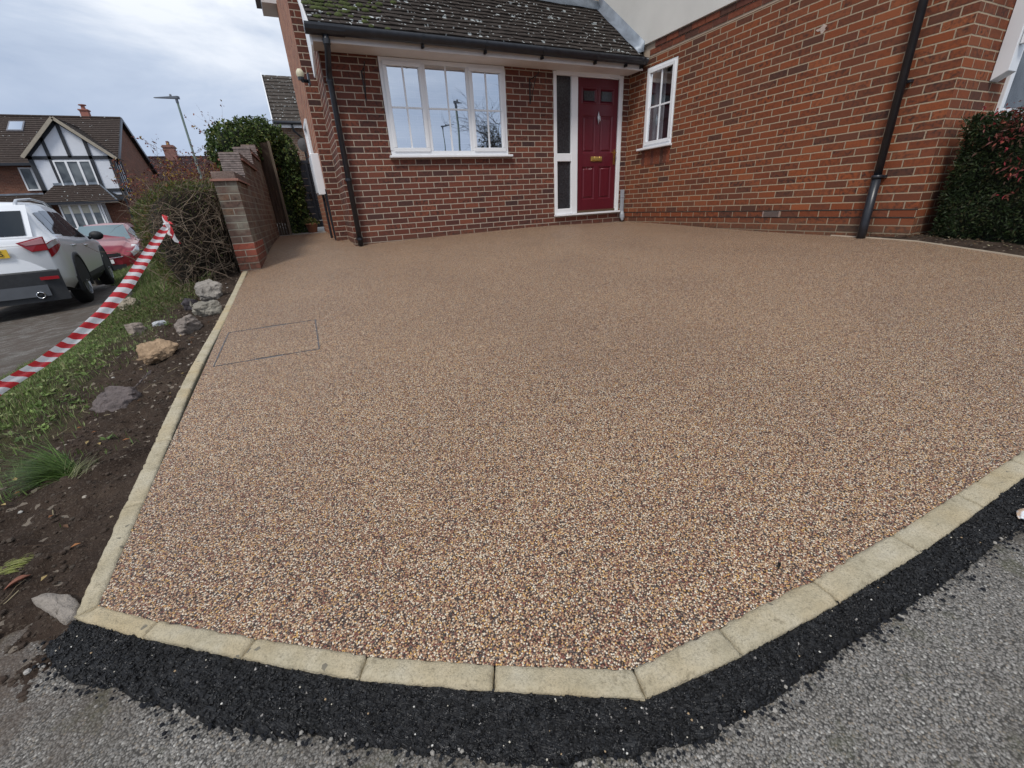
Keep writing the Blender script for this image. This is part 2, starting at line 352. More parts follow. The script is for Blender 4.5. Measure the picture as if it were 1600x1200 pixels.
# soldier courses over and under the wing window
b = MB()
for k in range(9):
    y = -1.03 + k * .0695
    b.usecol = True; n_b = len(b.c); b.box((-.004, y + .004, .865), (.02, y + .0655, 1.075)); b.c[n_b:] = [random.choice(BCOL)] * 6
obj('soldier_course', b, M['tint'], house); b = MB()
for k in range(19):
    y = -.46 - k * .2275
    for r in range(2):
        off = .11 * r
        b.usecol = True; n_b = len(b.c); b.box((-.012 - .010 * r, y - .218 - off, 2.362 + .0745 * r), (.02, y - off, 2.427 + .0745 * r)); b.c[n_b:] = [random.choice(BCOL)] * 6
obj('brick_band', b, M['tint'], house)
b = MB(); b.box((-.004, -4.31, 2.335), (.02, -.3, 2.50)); obj('mortar_bed', b, simple('mortar_bed', (.42, .33, .25), .95), house)
# white render over the brick
b = MB(); b.box((-.045, -4.35, 2.514), (.06, YM, 6.2)); b.box((.06, -4.35, 3.1), (3.2, -4.30, 6.2)); obj('render_panel', b, M['render'], house, bevel=.004)
# damp course lines and the vent
b = MB()
for z in (.1495, .075): b.box((-.0035, -4.312, z - .004), (.01, -.03, z + .004))
obj('damp_course', b, simple('bitumen', (.02, .018, .018), .7), house)
b = MB(); b.box((-.002, -2.948, .082), (.02, -2.738, .143), 0)
for k in range(5): b.box((-.010, -2.945, .0845 + k * .0125), (-.002, -2.741, .0885 + k * .0125), 1)
b.box((-.010, -2.955, .078), (-.002, -2.945, .147), 1); b.box((-.010, -2.741, .078), (-.002, -2.731, .147), 1)
obj('air_vent', b, [M['dark'], simple('vent_clay', (.34, .25, .22), .8)], house)

q = onX(1285, 45, -.003); s_ = MB(); s_.face([(-.003, q[1] + .045 * math.cos(a) * (1 + .45 * math.sin(a * 3 + 1)) , q[2] + .030 * math.sin(a) * (1 + .4 * math.cos(a * 4))) for a in np.linspace(0, 2 * math.pi, 26)[:-1]]); obj('mortar_smear', s_, simple('smear', (.48, .38, .32), .9, var=.3, scale=40), house)
# lean-to roof: individually laid plain tiles
SL = .80; EY, EZ = -.40, 2.335
def roofz(y): return EZ + (y - EY) * SL
b = MB(); rl = math.hypot(1, SL); ny, nz_ = -SL / rl, 1 / rl; ncr = 15; gy = (YM - .03 - EY) / ncr
for r in range(ncr):
    y0 = EY + r * gy; y1 = y0 + gy * 1.55
    for c in range(30):
        x0 = -4.80 + c * .165 - (.0825 if r % 2 else 0); x1 = x0 + .161
        x0 = max(x0, -4.80); x1 = min(x1, -.13 + .02 * random.random())
        if x1 - x0 < .02: continue
        l = .016 + random.uniform(-.003, .004); tl = random.uniform(-.0035, .0035); yy = y0 + random.uniform(-.004, .004)
        lo = [(x0, yy, roofz(yy)), (x1, yy, roofz(yy)), (x1, y1, roofz(y1)), (x0, y1, roofz(y1))]
        n0 = np.array([0, ny, nz_])
        bot = [np.array(p) + n0 * (.022 if i < 2 else .0) for i, p in enumerate(lo)]
        top = [p + n0 * (l + (tl if i in (0, 3) else -tl)) for i, p in enumerate(bot)]
        b.hexa(bot + top)
roof = obj('roof', b, M['tile'], house)
b = MB(); b.face([(-4.80, EY, roofz(EY) - .002), (-.0, EY, roofz(EY) - .002), (0, YM, roofz(YM) - .002), (-4.8, YM, roofz(YM) - .002)])
b.face([(-4.80, YM, roofz(YM) - .05), (0, YM, roofz(YM) - .05), (0, EY, roofz(EY) - .05), (-4.8, EY, roofz(EY) - .05)])
obj('roof_felt', b, M['dark'], roof)
# moss cushions on the left end of the roof
b = MB()
for k in range(150):
    x = -4.78 + abs(random.gauss(0, .42)); rr_ = int(random.triangular(0, ncr, 6)); y = EY + rr_ * gy + random.uniform(-.012, .01)
    if x > -3.6: continue
    n0 = np.array([0, ny, nz_]); c = np.array([x, y, roofz(y)]) + n0 * .034; s_ = random.uniform(.012, .034)
    ring = [[c + np.array([math.cos(a) * s_ * 1.5 * math.sin(ph), 0, 0]) + np.array([0, 1, SL]) / rl * math.sin(a) * s_ * math.sin(ph) + n0 * s_ * .7 * math.cos(ph) for a in np.linspace(0, 2 * math.pi, 9)] for ph in (1.7, 1.2, .7, .05)]
    b.grid(ring)
tag(obj('moss', b, M['moss'], roof, smooth=True), kind='stuff')
# lead flashings
b = MB()
def fl(y, dx, up): return (-.05 - dx, y, roofz(y) + .05 + up)
ys = np.linspace(EY + .03, YM - .02, 9)
b.grid([[(-.053, y, roofz(y) + .20), (-.056, y, roofz(y) + .075), (-.16 + .012 * math.sin(i * 2.1), y, roofz(y) + .052)] for i, y in enumerate(ys)])
b.grid([[(x, YM - .006, 3.44), (x, YM - .010, roofz(YM) + .09), (x, YM - .13, roofz(YM - .13) + .062 + .004 * math.sin(x * 9))] for x in np.linspace(-.05, -4.82, 24)])
fo = obj('lead_flashing', b, M['lead'], house, smooth=True); fo.modifiers.new('s', 'SOLIDIFY').thickness = .005
# gutter with brackets, outlet, fascia, soffit, barge board
b = MB(); gy0, gz0 = -.425, 2.305
prof = [(-.058, .022), (-.060, 0), (-.052, -.03), (-.03, -.052), (0, -.06), (.03, -.052), (.052, -.03), (.060, 0), (.060, .022)]
b.grid([[(x, gy0 + p, gz0 + q) for p, q in prof] for x in np.linspace(-4.86, -.045, 30)])
for x in (-4.86, -.045): b.face([(x, gy0 + p, gz0 + q) for p, q in prof])
gut = obj('gutter', b, M['black_plastic'], house, smooth=True); gut.modifiers.new('s', 'SOLIDIFY').thickness = .006
b = MB()
b.grid([[(x, gy0 + p * 1.09, gz0 + q * 1.09 - .001) for p, q in prof] for x in (-4.865, -4.45)]); k_ = obj('outlet', b, M['black_plastic'], gut); k_.modifiers.new('s', 'SOLIDIFY').thickness = .006
for x in (-3.55, -2.72, -1.87, -.98, -.42, -.12):
    b = MB(); b.grid([[(xx, gy0 + p * 1.08, gz0 + q * 1.08 - .001) for p, q in prof] for xx in (x - .016, x + .016)]); b.box((x - .012, gy0 - .008, gz0 - .098), (x + .012, gy0 + .05, gz0 - .0655))
    k_ = obj('bracket', b, M['black_plastic'], gut, smooth=False); k_.modifiers.new('s', 'SOLIDIFY').thickness = .006
b = MB(); b.box((-4.80, -.355, 2.205), (-.045, -.335, 2.36)); b.box((-4.80, -.335, 2.205), (-.045, .02, 2.217)); b.box((-4.80, -.36, 2.192), (-.045, -.352, 2.215))
obj('soffit', b, M['soffit'], house, bevel=.002)
b = MB()
b.prism([(-4.80, -.37, roofz(-.37) - .02), (-4.80, -.36, 2.16), (-4.80, -.02, 1.93), (-4.80, .05, 1.95), (-4.80, .09, roofz(.09) - .10), (-4.80, YM, roofz(YM) - .11), (-4.80, YM, roofz(YM) + .0)], (-.022, 0, 0))
obj('barge_board', b, M['upvc'], house)
b = MB(); b.box((-5.12, 3.40, 3.76), (-4.80, 4.0, 3.98)); b.box((-5.2, 3.36, 3.86), (-5.12, 4.0, 4.0), 1); obj('eaves_box', b, [M['soffit'], M['black_plastic']], house)

# front casement window
def win_frame(mb, ax, pos, u0, u1, z0, z1, w, d0, d1, sgn=-1):
    """rectangular frame ring; pos + d0..d1 along the wall normal"""
    def bx(a, b_, c, d):
        lo, hi = sorted((pos + d0 * sgn, pos + d1 * sgn))
        if ax == 'y': mb.box((a, lo, c), (b_, hi, d))
        else: mb.box((lo, a, c), (hi, b_, d))
    bx(u0, u1, z0, z0 + w); bx(u0, u1, z1 - w, z1); bx(u0, u0 + w, z0 + w, z1 - w); bx(u1 - w, u1, z0 + w, z1 - w)
win = MB(); x0, x1, z0, z1 = WIN
win_frame(win, 'y', 0, x0 + .004, x1 - .004, z0 + .03, z1 + .012, .052, -.06, .010)
xa, xb = -3.462, -2.838
win.box((xa - .028, -.012, z0 + .082), (xa + .028, .06, z1 - .04)); win.box((xb - .028, -.012, z0 + .082), (xb + .028, .06, z1 - .04))
W_ = obj('window', win, M['upvc'], house, bevel=.006)
for (a, c) in ((x0 + .045, xa - .016), (xb + .016, x1 - .045)):
    s_ = MB(); win_frame(s_, 'y', 0, a, c, z0 + .07, z1 - .028, .050, -.03, .026); obj('sash', s_, M['upvc'], W_, bevel=.008)
s_ = MB(); s_.box((x0 - .03, -.075, z0 - .004), (x1 + .045, .05, z0 + .026)); obj('sill', s_, M['upvc'], W_, bevel=.006)
gb_ = MB(); zb0, zb1 = z0 + .10, z1 - .06
for (a, c) in ((x0 + .08, xa - .05), (xa + .028, xb - .028), (xb + .05, x1 - .08)):
    m_ = (a + c) / 2; zm = (zb0 + zb1) / 2 + .01; gb_.box((m_ - .0105, -.004, zb0 - .02), (m_ + .0105, .008, zb1 + .02)); gb_.box((a, -.0035, zm - .0105), (c, .0075, zm + .0105))
obj('glazing_bar', gb_, M['upvc'], W_)
for i, (a, c) in enumerate(((x0 + .08, xa - .05), (xa + .02, xb - .02), (xb + .05, x1 - .08))):
    p_ = MB(); t_ = (-.002, .0, .0015)[i]; p_.face([(a, .004 + t_, zb0 - .03), (c, .004 - t_, zb0 - .03), (c, .004 - t_, zb1 + .03), (a, .004 + t_, zb1 + .03)]); obj('pane', p_, M['glass_front'], W_)
b = MB(); b.box((x0 - .3, .145, z0 - .5), (x1 + .3, .16, z0)); b.box((x0 - .3, 1.2, .2), (x1 + .3, 1.22, 2.3)); b.box((x0 - .3, .16, .2), (x0 - .28, 1.2, 2.3)); b.box((x1 + .28, .16, .2), (x1 + .3, 1.2, 2.3)); b.box((x0 - .3, .16, 2.2), (x1 + .3, 1.2, 2.21))
obj('room', b, simple('room_wall', (.20, .19, .18), .9), W_)

# wing window
wg = MB(); y0, y1, z0, z1 = WW
win_frame(wg, 'x', 0, y0 + .004, y1 - .004, z0 + .025, z1 - .004, .05, -.06, -.004); win_frame(wg, 'x', 0, y0 + .035, y1 - .035, z0 + .06, z1 - .035, .048, -.04, .012)
W2 = obj('window', wg, M['upvc'], house, bevel=.006)
s_ = MB(); s_.box((-.075, y0 - .02, z0 - .008), (.05, y1 + .06, z0 + .022)); obj('sill', s_, M['upvc'], W2, bevel=.005)
s_ = MB(); ym = (y0 + y1) / 2; zm = (z0 + z1) / 2 + .02; s_.box((.012, ym - .011, z0 + .1), (.026, ym + .011, z1 - .08)); s_.box((.0125, y0 + .08, zm - .011), (.0255, y1 - .08, zm + .011)); obj('glazing_bar', s_, M['upvc'], W2)
s_ = MB(); s_.face([(.019, y0 + .07, z0 + .09), (.019, y1 - .07, z0 + .09), (.019, y1 - .07, z1 - .07), (.019, y0 + .07, z1 - .07)]); obj('pane', s_, M['glass_wing'], W2)
s_ = MB(); s_.box((.12, y0 - .2, z0 - .02), (1.2, y1 + .3, z0)); s_.box((1.2, y0 - .2, z0), (1.22, y1 + .3, z1 + .2)); s_.box((.12, y0 - .22, z0), (1.2, y0 - .2, z1 + .2)); s_.box((.12, y1 + .3, z0), (1.2, y1 + .32, z1 + .2)); s_.box((.12, y0 - .2, z1 + .1), (1.2, y1 + .3, z1 + .12))
obj('room', s_, simple('room_wall2', (.30, .29, .28), .9), W2)
s_ = MB(); s_.grid([[(.16 + .012 * math.sin(y * 60), y, z) for z in (z0 - .02, z1 + .1)] for y in np.linspace(y0 + .36, y1 + .1, 30)]); obj('reflection_sheet', s_, simple('reflection_sheet', (.42, .43, .45), .9), W2, smooth=True)  # pale pleated sheet added behind the glass, standing in for a grey reflection
s_ = MB(); s_.grid([[(.13 + .07 + .055 * math.cos(a) * r_, y0 + .19 + .075 * math.sin(a) * r_, z0 + h_) for a in np.linspace(0, 2 * math.pi, 17)] for r_, h_ in ((.45, .0), (.8, .03), (1, .10), (.95, .15), (.6, .2), (.02, .215))]); obj('ornament', s_, M['upvc'], W2, smooth=True)

# bay window and white timber at the far right corner
s_ = MB(); u0, u1, z0, z1 = bw
win_frame(s_, 'y', -4.31, u0, u1, z0, z1, .075, -.04, .03); s_.box((u0 + .62, -4.33, z0 + .07), (u0 + .69, -4.28, z1 - .07)); W3 = obj('window', s_, M['upvc'], house, bevel=.006)
s_ = MB(); s_.face([(u0 + .07, -4.31, z0 + .07), (u1 - .07, -4.31, z0 + .07), (u1 - .07, -4.31, z1 - .07), (u0 + .07, -4.31, z1 - .07)]); obj('pane', s_, (lambda t: t.fin(t.ramp(t.noise(3, 3), [(.4, (.02, .024, .028)), (.65, (.09, .10, .11))]), .25, spec=.35))(NT('bay_glass')), W3)
s_ = MB(); s_.box((u0 - .3, -4.2, z0 - .4), (u1 + .3, -3.4, z0 - .38)); s_.box((u0 - .3, -3.4, z0 - .4), (u1 + .3, -3.38, z1 + .2)); obj('room', s_, simple('room_wall3', (.16, .16, .16), .9), W3)
s_ = MB(); s_.box((u0 - .02, -4.38, z0 - .03), (u1 + .05, -4.28, z0 - .002)); obj('sill', s_, M['upvc'], W3, bevel=.004)
s_ = MB(); s_.prism([(.575, -4.42, 1.26), (.575, -4.315, 1.20), (.575, -4.315, 3.2), (.575, -4.42, 3.2)], (.16, 0, 0)); s_.box((.60, -4.48, 1.45), (.665, -4.425, 3.2))
s_.prism([(.74, -4.41, 1.53), (.74, -4.41, 1.80), (1.9, -4.41, 2.45), (1.9, -4.41, 2.18)], (0, .07, 0)); obj('porch_bracket', s_, M['upvc'], house, bevel=.004)

# front door with its side light
dx0, dx1, dz0, dz1 = DOOR
s_ = MB(); fy0, fy1 = -.012, .08
s_.box((dx0, fy0, dz0 + .03), (dx0 + .055, fy1, dz1)); s_.box((dx1 - .075, fy0, dz0 + .03), (dx1, fy1, dz1)); s_.box((dx0 + .055, fy0, dz1 - .05), (dx1 - .075, fy1, dz1 + .01))
s_.box((-1.13, fy0 - .002, dz0 + .03), (-1.008, fy1, dz1 - .05)); s_.box((dx0 + .055, fy0, .99), (-1.13, fy1, 1.105)); s_.box((dx0 + .055, fy0, dz0 + .03), (-1.13, fy1, dz0 + .115))
DF = obj('door_frame', s_, M['upvc'], house, bevel=.006)
s_ = MB(); s_.box((dx0 - .01, -.06, dz0), (dx1 + .015, .08, dz0 + .029)); obj('sill', s_, M['upvc'], DF, bevel=.004)
for a, c in ((1.105, dz1 - .05), (dz0 + .115, .99)):
    s_ = MB(); s_.box((dx0 + .05, .02, a - .01), (-1.125, .03, c + .01)); obj('pane', s_, M['glass_obscure'], DF)
dl, dr, db, dt = -1.004, -.205, dz0 + .045, dz1 - .055
def door():
    """leaf modelled as a height grid so the six moulded panels are real relief"""
    w = dr - dl; h = dt - db; cols = ((.13, .44), (.56, .87)); rows = ((.10, .36, 0), (.465, .74, 0), (.835, .925, 1))
    xs = np.linspace(0, 1, 90); zs = np.linspace(0, 1, 220); pts = []
    for x in xs:
        line = []
        for z in zs:
            dep = 0.0
            for c in cols:
                for r0, r1, k in rows:
                    d = min((x - c[0]) * w, (c[1] - x) * w, (z - r0) * h, (r1 - z) * h)
                    if d > 0:
                        dep = (min(d, .012) * 1.0 if d < .028 else max(.012 - (d - .028) * .8, .002)) if not k else min(d * 1.4, .02)
                    elif k and d > -.018: dep = -.008
            line.append((dl + x * w, .012 + dep, db + z * h))
        pts.append(line)
    s = MB(); s.grid(pts); s.face([(dl, .02, db), (dr, .02, db), (dr, .05, db), (dl, .05, db)]); return obj('door', s, M['door_red'], house)
D = door()
for c in ((.13, .44), (.56, .87)):
    s_ = MB(); w = dr - dl; h = dt - db; s_.box((dl + c[0] * w + .022, .018, db + .835 * h + .022), (dl + c[1] * w - .022, .034, db + .925 * h - .022)); obj('glazed_light', s_, M['glass_obscure'], D)
s_ = MB(); s_.box((-.735, -.004, .985), (-.505, .014, 1.055), 0); s_.box((-.715, -.009, 1.0), (-.525, -.003, 1.042), 0); obj('letter_plate', s_, M['brass'], D, bevel=.004)
s_ = MB(); s_.box((-.262, -.002, .93), (-.232, .013, 1.16)); s_.tube([(-.247, .01, 1.11), (-.247, -.045, 1.11), (-.255, -.052, 1.11), (-.35, -.052, 1.113)], [.010, .009, .009, .008]); obj('door_handle', s_, M['brass'], D, bevel=.002)
s_ = MB(); cx_, cz_ = -.60, 1.615
s_.prism([(cx_, .006, cz_ + .085), (cx_ - .012, .006, cz_ + .03), (cx_ - .026, .006, cz_), (cx_ - .010, .006, cz_ - .04), (cx_, .006, cz_ - .095), (cx_ + .010, .006, cz_ - .04), (cx_ + .026, .006, cz_), (cx_ + .012, .006, cz_ + .03)], (0, -.014, 0)); s_.tube([(cx_ - .02, -.012, cz_ + .02), (cx_ - .014, -.03, cz_ - .045), (cx_, -.032, cz_ - .055), (cx_ + .014, -.03, cz_ - .045), (cx_ + .02, -.012, cz_ + .02)], .005)
obj('knocker', s_, M['silver'], D)
s_ = MB(); s_.box((dl + .004, -.02, db - .012), (dr - .01, .012, db + .022)); obj('weather_bar', s_, simple('bar_bronze', (.17, .12, .08), .4, metal=.5), D)
s_ = MB(); s_.box((dl, .05, db - .01), (dr, .06, dt)); s_.box((dx0 + .05, .06, dz0 + .03), (-1.1, .07, dz1)); obj('door_back', s_, M['dark'], D)

# rainwater pipes
def clipring(mb, p, r, h=.03): mb.tube([(p[0], p[1], p[2] - h / 2), (p[0], p[1], p[2] + h / 2)], r, 14)
s_ = MB(); px_, pz_ = -4.66, .05
s_.tube([(-4.66, -.425, 2.25), (-4.66, -.425, 2.17), (-4.66, -.40, 2.12), (-4.66, -.16, 1.99), (-4.66, -.10, 1.95), (-4.66, -.075, 1.88), (-4.66, -.075, -.025)], .034, 16)
dp = obj('downpipe', s_, M['black_plastic'], house, smooth=True)
s_ = MB(); clipring(s_, (-4.66, -.425, 2.18), .041, .05); obj('pipe_socket', s_, M['black_plastic'], dp)
for z in (1.90, .81, .07): s_ = MB(); clipring(s_, (-4.66, -.075, z), .040, .03); s_.box((-4.70, -.05, z - .01), (-4.62, .0, z + .01)); obj('pipe_clip', s_, M['black_plastic'], dp)
s_ = MB(); s_.tube([(-.075, -3.935, 5.8), (-.075, -3.935, .43)], .034, 16); s_.tube([(-.075, -3.935, .46), (-.075, -3.935, .02), (-.078, -3.935, -.13)], [.040, .040, .040], 16); s_.tube([(-.075, -3.935, .445), (-.075, -3.935, .475)], .047, 16)
dp = obj('downpipe', s_, M['black_plastic'], house, smooth=True); tag(dp, 'tall black downpipe on the orange brick side wall')
for z in (.46, 1.25): s_ = MB(); s_.box((-.045, -3.99, z - .012), (0, -3.88, z + .012)); obj('pipe_clip', s_, M['black_plastic'], dp)
# grey cable cover in the inner corner
s_ = MB(); s_.box((-.085, -.055, .17), (-.035, -.004, .53)); s_.box((-.09, -.06, .40), (-.03, -.004, .415)); s_.box((-.09, -.06, .165), (-.03, -.004, .178))
s_.tube([(-.062, -.045, .17), (-.066, -.055, .12), (-.066, -.06, .07), (-.07, -.075, .02)], [.028, .042, .042, .02], 12); obj('drain_stub', s_, M['grey_plastic'], house, bevel=.004)
# hanging basket brackets, security light, meter box, side window, cables
def bracket(x, z, s=1.0, side=0):
    s_ = MB(); L = .26
    s_.box((x - .008, -.008, z - .30), (x + .008, 0, z + .02)); s_.tube([(x, -.006, z), (x, -L, z + .01), (x, -L - .02, z + .035), (x, -L - .035, z + .02)], .007)
    s_.tube([(x, -.008, z - .27), (x, -.07, z - .2), (x, -.15, z - .07), (x, -.20, z)], .006); s_.tube([(x, -.03, z - .03), (x, -.06, z - .05), (x, -.05, z - .08), (x, -.03, z - .07)], .005)
    obj('basket_bracket', s_, M['iron'], house)
bracket(-4.255, 2.02); bracket(-1.86, 2.06)
q = onX(468, 118, -4.99)
s_ = MB(); s_.tube([(-4.89, q[1] + .1, q[2] - .03), (-4.97, q[1], q[2] - .05)], .02, 8); s_.tube([(-4.98, q[1], q[2] - .045), (-4.98, q[1], q[2] - .015)], .035, 12); s_.box((-4.90, q[1] + .02, q[2] - .08), (-4.88, q[1] + .12, q[2] + .04))
sl = obj('security_light', s_, M['black_plastic'], house)
s_ = MB(); s_.grid([[(-4.98 + .045 * math.cos(a) * c_, q[1] + .045 * math.sin(a) * c_, q[2] + h_) for a in np.linspace(0, 2 * math.pi, 13)] for c_, h_ in ((.8, -.015), (1, .01), (.9, .04), (.5, .065), (.01, .07))]); obj('lamp_cover', s_, simple('lamp_cream', (.62, .58, .42), .5), sl, smooth=True)
s_ = MB(); s_.box((-5.0, 1.02, .68), (-4.888, 1.48, 1.24)); mt_ = obj('meter_box', s_, M['upvc'], house, bevel=.01)
s_ = MB(); s_.box((-5.012, 1.05, .71), (-5.0, 1.45, 1.21)); obj('meter_door', s_, simple('meter_white', (.60, .62, .66), .45), mt_, bevel=.004)
s_ = MB(); s_.tube([(-4.94, 1.12, .69), (-4.94, 1.12, .05)], .018, 8); s_.tube([(-4.915, .98, .69), (-4.91, .98, .35), (-4.90, 1.0, .03)], .009, 6); s_.tube([(-4.90, YM + .07, .75), (-4.902, YM + .08, .02)], .010, 6); obj('cable', s_, M['black_plastic'], mt_)
s_ = MB(); win_frame(s_, 'x', XM, 2.06, 2.89, 1.31, 1.85, .05, -.03, .03); w4 = obj('window', s_, M['upvc'], house); s_ = MB(); s_.box((XM - .06, 2.02, 1.27), (XM + .03, 2.93, 1.305)); obj('sill', s_, simple('sill_brown', (.14, .07, .05), .7), w4)
s_ = MB(); s_.face([(XM + .01, 2.1, 1.35), (XM + .01, 2.85, 1.35), (XM + .01, 2.85, 1.8), (XM + .01, 2.1, 1.8)]); obj('pane', s_, M['glass_front'], w4)

# ---------------------------------------------------------------- ground materials
def resin_mat():
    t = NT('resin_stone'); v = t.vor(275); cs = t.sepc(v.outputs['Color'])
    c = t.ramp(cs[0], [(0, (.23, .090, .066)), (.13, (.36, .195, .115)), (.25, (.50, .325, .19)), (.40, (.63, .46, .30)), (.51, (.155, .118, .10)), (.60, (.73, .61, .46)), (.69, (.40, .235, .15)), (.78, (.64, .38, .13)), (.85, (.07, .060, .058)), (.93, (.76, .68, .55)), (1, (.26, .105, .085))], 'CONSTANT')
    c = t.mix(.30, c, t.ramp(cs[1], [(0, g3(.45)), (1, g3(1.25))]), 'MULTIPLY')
    c = t.mix(t.rng(v.outputs['Distance'], .46, .72), c, (.040, .024, .018))  # dark brown binder in the gaps, also painting in their occlusion shade
    c = t.mix(1.0, c, t.ramp(t.noise(1.1, 6, .6), [(.35, (.88, .87, .87)), (.65, (1, .99, .97))]), 'MULTIPLY')
    h = t.math('SUBTRACT', 1.0, t.math('POWER', v.outputs['Distance'], 1.6)); h = t.math('ADD', h, t.math('MULTIPLY', cs[2], .35))
    return t.fin(c, t.ramp(cs[1], [(0, g3(.35)), (1, g3(.7))]), t.bump(h, 1.0, .0016), spec=.35)
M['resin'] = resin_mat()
def tarmac_mat():
    t = NT('fresh_tarmac'); v = t.vor(95); v2 = t.vor(260); c1 = t.sepc(v.outputs['Color'])
    c = t.ramp(c1[0], [(0, (.005, .005, .0055)), (.6, (.008, .008, .009)), (1, (.015, .0155, .017))])
    c = t.mix(t.math('GREATER_THAN', t.sepc(v2.outputs['Color'])[0], .9985), c, (.3, .28, .26))
    h = t.math('ADD', t.math('MULTIPLY', t.math('SUBTRACT', 1.0, v.outputs['Distance']), t.math('ADD', c1[1], .4)), t.math('MULTIPLY', t.math('SUBTRACT', 1, v2.outputs['Distance']), .35))
    return t.fin(c, t.ramp(c1[2], [(0, g3(.32)), (1, g3(.75))]), t.bump(h, .8, .005), spec=.4)
M['tarmac'] = tarmac_mat()
def road_mat():
    t = NT('old_road'); v = t.vor(225); v2 = t.vor(460); cs = t.sepc(v.outputs['Color'])
    c = t.ramp(cs[0], [(0, (.15, .138, .122)), (.35, (.225, .208, .188)), (.6, (.18, .166, .148)), (.75, (.29, .27, .245)), (.86, (.225, .19, .15)), (.95, (.42, .40, .365)), (1, (.12, .11, .098))], 'CONSTANT')
    c = t.mix(t.rng(v.outputs['Distance'], .38, .72), c, (.05, .047, .043))
    c = t.mix(t.math('MULTIPLY', t.math('GREATER_THAN', t.sepc(v2.outputs['Color'])[0], .8), .5), c, (.33, .32, .30))
    bigp = t.noise(2.3, 6, .6); c = t.mix(t.rng(bigp, .47, .62, 0, .7), c, (.070, .060, .048))
    ms = t.noise(7.5, 7, .68); c = t.mix(t.rng(ms, .56, .68, 0, .6), c, (.060, .062, .028))
    x = t.n('ShaderNodeSeparateXYZ'); t.set(x.inputs[0], t.obj())       # soil trodden over the tarmac beside the bank
    soil = t.math('MULTIPLY', t.rng(x.outputs[0], -5.85, -6.2), t.rng(t.noise(7, 8, .65), .38, .56)); c = t.mix(t.math('MULTIPLY', soil, .85), c, (.075, .055, .042))
    h = t.math('ADD', t.math('SUBTRACT', 1.0, v.outputs['Distance']), t.math('MULTIPLY', t.noise(30, 4), .8))
    return t.fin(c, .82, t.bump(h, .8, .0026), spec=.3)
M['road'] = road_mat()
def soil_mat():
    t = NT('soil'); n1 = t.noise(5, 8, .65); c = t.ramp(n1, [(.3, (.030, .020, .015)), (.55, (.062, .043, .032)), (.75, (.095, .068, .050))])
    c = t.mix(t.rng(t.noise(120, 3), .55, .7), c, (.11, .085, .065)); v = t.vor(60); c = t.mix(t.math('GREATER_THAN', t.sepc(v.outputs['Color'])[0], .975), c, (.24, .20, .16))
    x = t.n('ShaderNodeSeparateXYZ'); t.set(x.inputs[0], t.obj()); left = t.math('ADD', x.outputs[0], t.math('MULTIPLY', t.noise(2.2, 5), 1.0))
    c = t.mix(t.rng(left, -6.05, -6.5, 0, .75), c, t.ramp(t.noise(45, 4), [(.35, (.035, .038, .015)), (.65, (.085, .10, .035))]))
    return t.fin(c, .95, t.bump(t.math('ADD', t.noise(22, 8, .7), t.math('MULTIPLY', t.noise(150, 4), .25)), 1.0, .03), spec=.15)
M['soil'] = soil_mat()
def stone_mat(name, base, v=.35, sc=7):
    t = NT(name); n1 = t.noise(sc, 8, .6, dist=.6); c = t.ramp(n1, [(.3, tuple(k * (1 - v) for k in base)), (.7, tuple(min(1, k * (1 + v)) for k in base))])
    c = t.mix(t.rng(t.noise(90, 3), .55, .75, 0, .5), c, tuple(k * .45 for k in base))
    return t.fin(c, .9, t.bump(t.math('ADD', t.noise(sc * 3, 8, .7), t.math('MULTIPLY', t.noise(160, 3), .2)), 1.0, .014), spec=.2)
def edging_mat():
    t = NT('edging'); c = t.ramp(t.noise(13, 7, .65), [(.25, (.34, .295, .20)), (.5, (.46, .405, .29)), (.75, (.54, .49, .38))])
    c = t.mix(t.rng(t.noise(4, 4), .45, .7, 0, .5), c, (.50, .37, .19)); v = t.vor(120); c = t.mix(t.math('GREATER_THAN', t.sepc(v.outputs['Color'])[0], .995), c, (.20, .18, .14))
    c = t.mix(t.rng(t.noise(210, 4, .7), .48, .70, 0, .65), c, (.22, .19, .135)); c = t.mix(t.rng(t.noise(38, 6, .7), .58, .66, 0, .6), c, (.22, .185, .125))
    return t.fin(c, .92, t.bump(t.math('ADD', t.noise(70, 6, .7), t.math('MULTIPLY', t.noise(300, 3), .3)), 1.0, .006), spec=.2)
M['edging'] = edging_mat()
M['concrete'] = stone_mat('concrete', (.38, .37, .35), .2, 5)

# ---------------------------------------------------------------- kerb line
OUT = [onP(*q)[:2] for q in [(180, 817), (148, 890), (115, 965)]]
FRo = [onP(*q)[:2] for q in [(115, 965), (223, 995), (377, 1027), (560, 1060), (770, 1077), (1010, 1090)]]
FRi = [onP(*q)[:2] for q in [(155, 945), (248, 970), (400, 997), (573.5, 1023.5), (773, 1037), (990, 1045)]]
XO, XI = -6.098, -6.043
yk = [-6.183, -6.237, -6.25, -6.25]; xk = [-5.022, -4.4, -3.6, 1.5]
fy = lambda x: float(np.interp(x, xk, yk))
def yfront(x):                   # inner edge of the kerb = front edge of the resin
    xs = [p[0] for p in FRi] + [-4.4, -3.6, 1.5]; yy = [p[1] for p in FRi] + [-6.183, -6.195, -6.195]
    return float(np.interp(x, xs, yy))
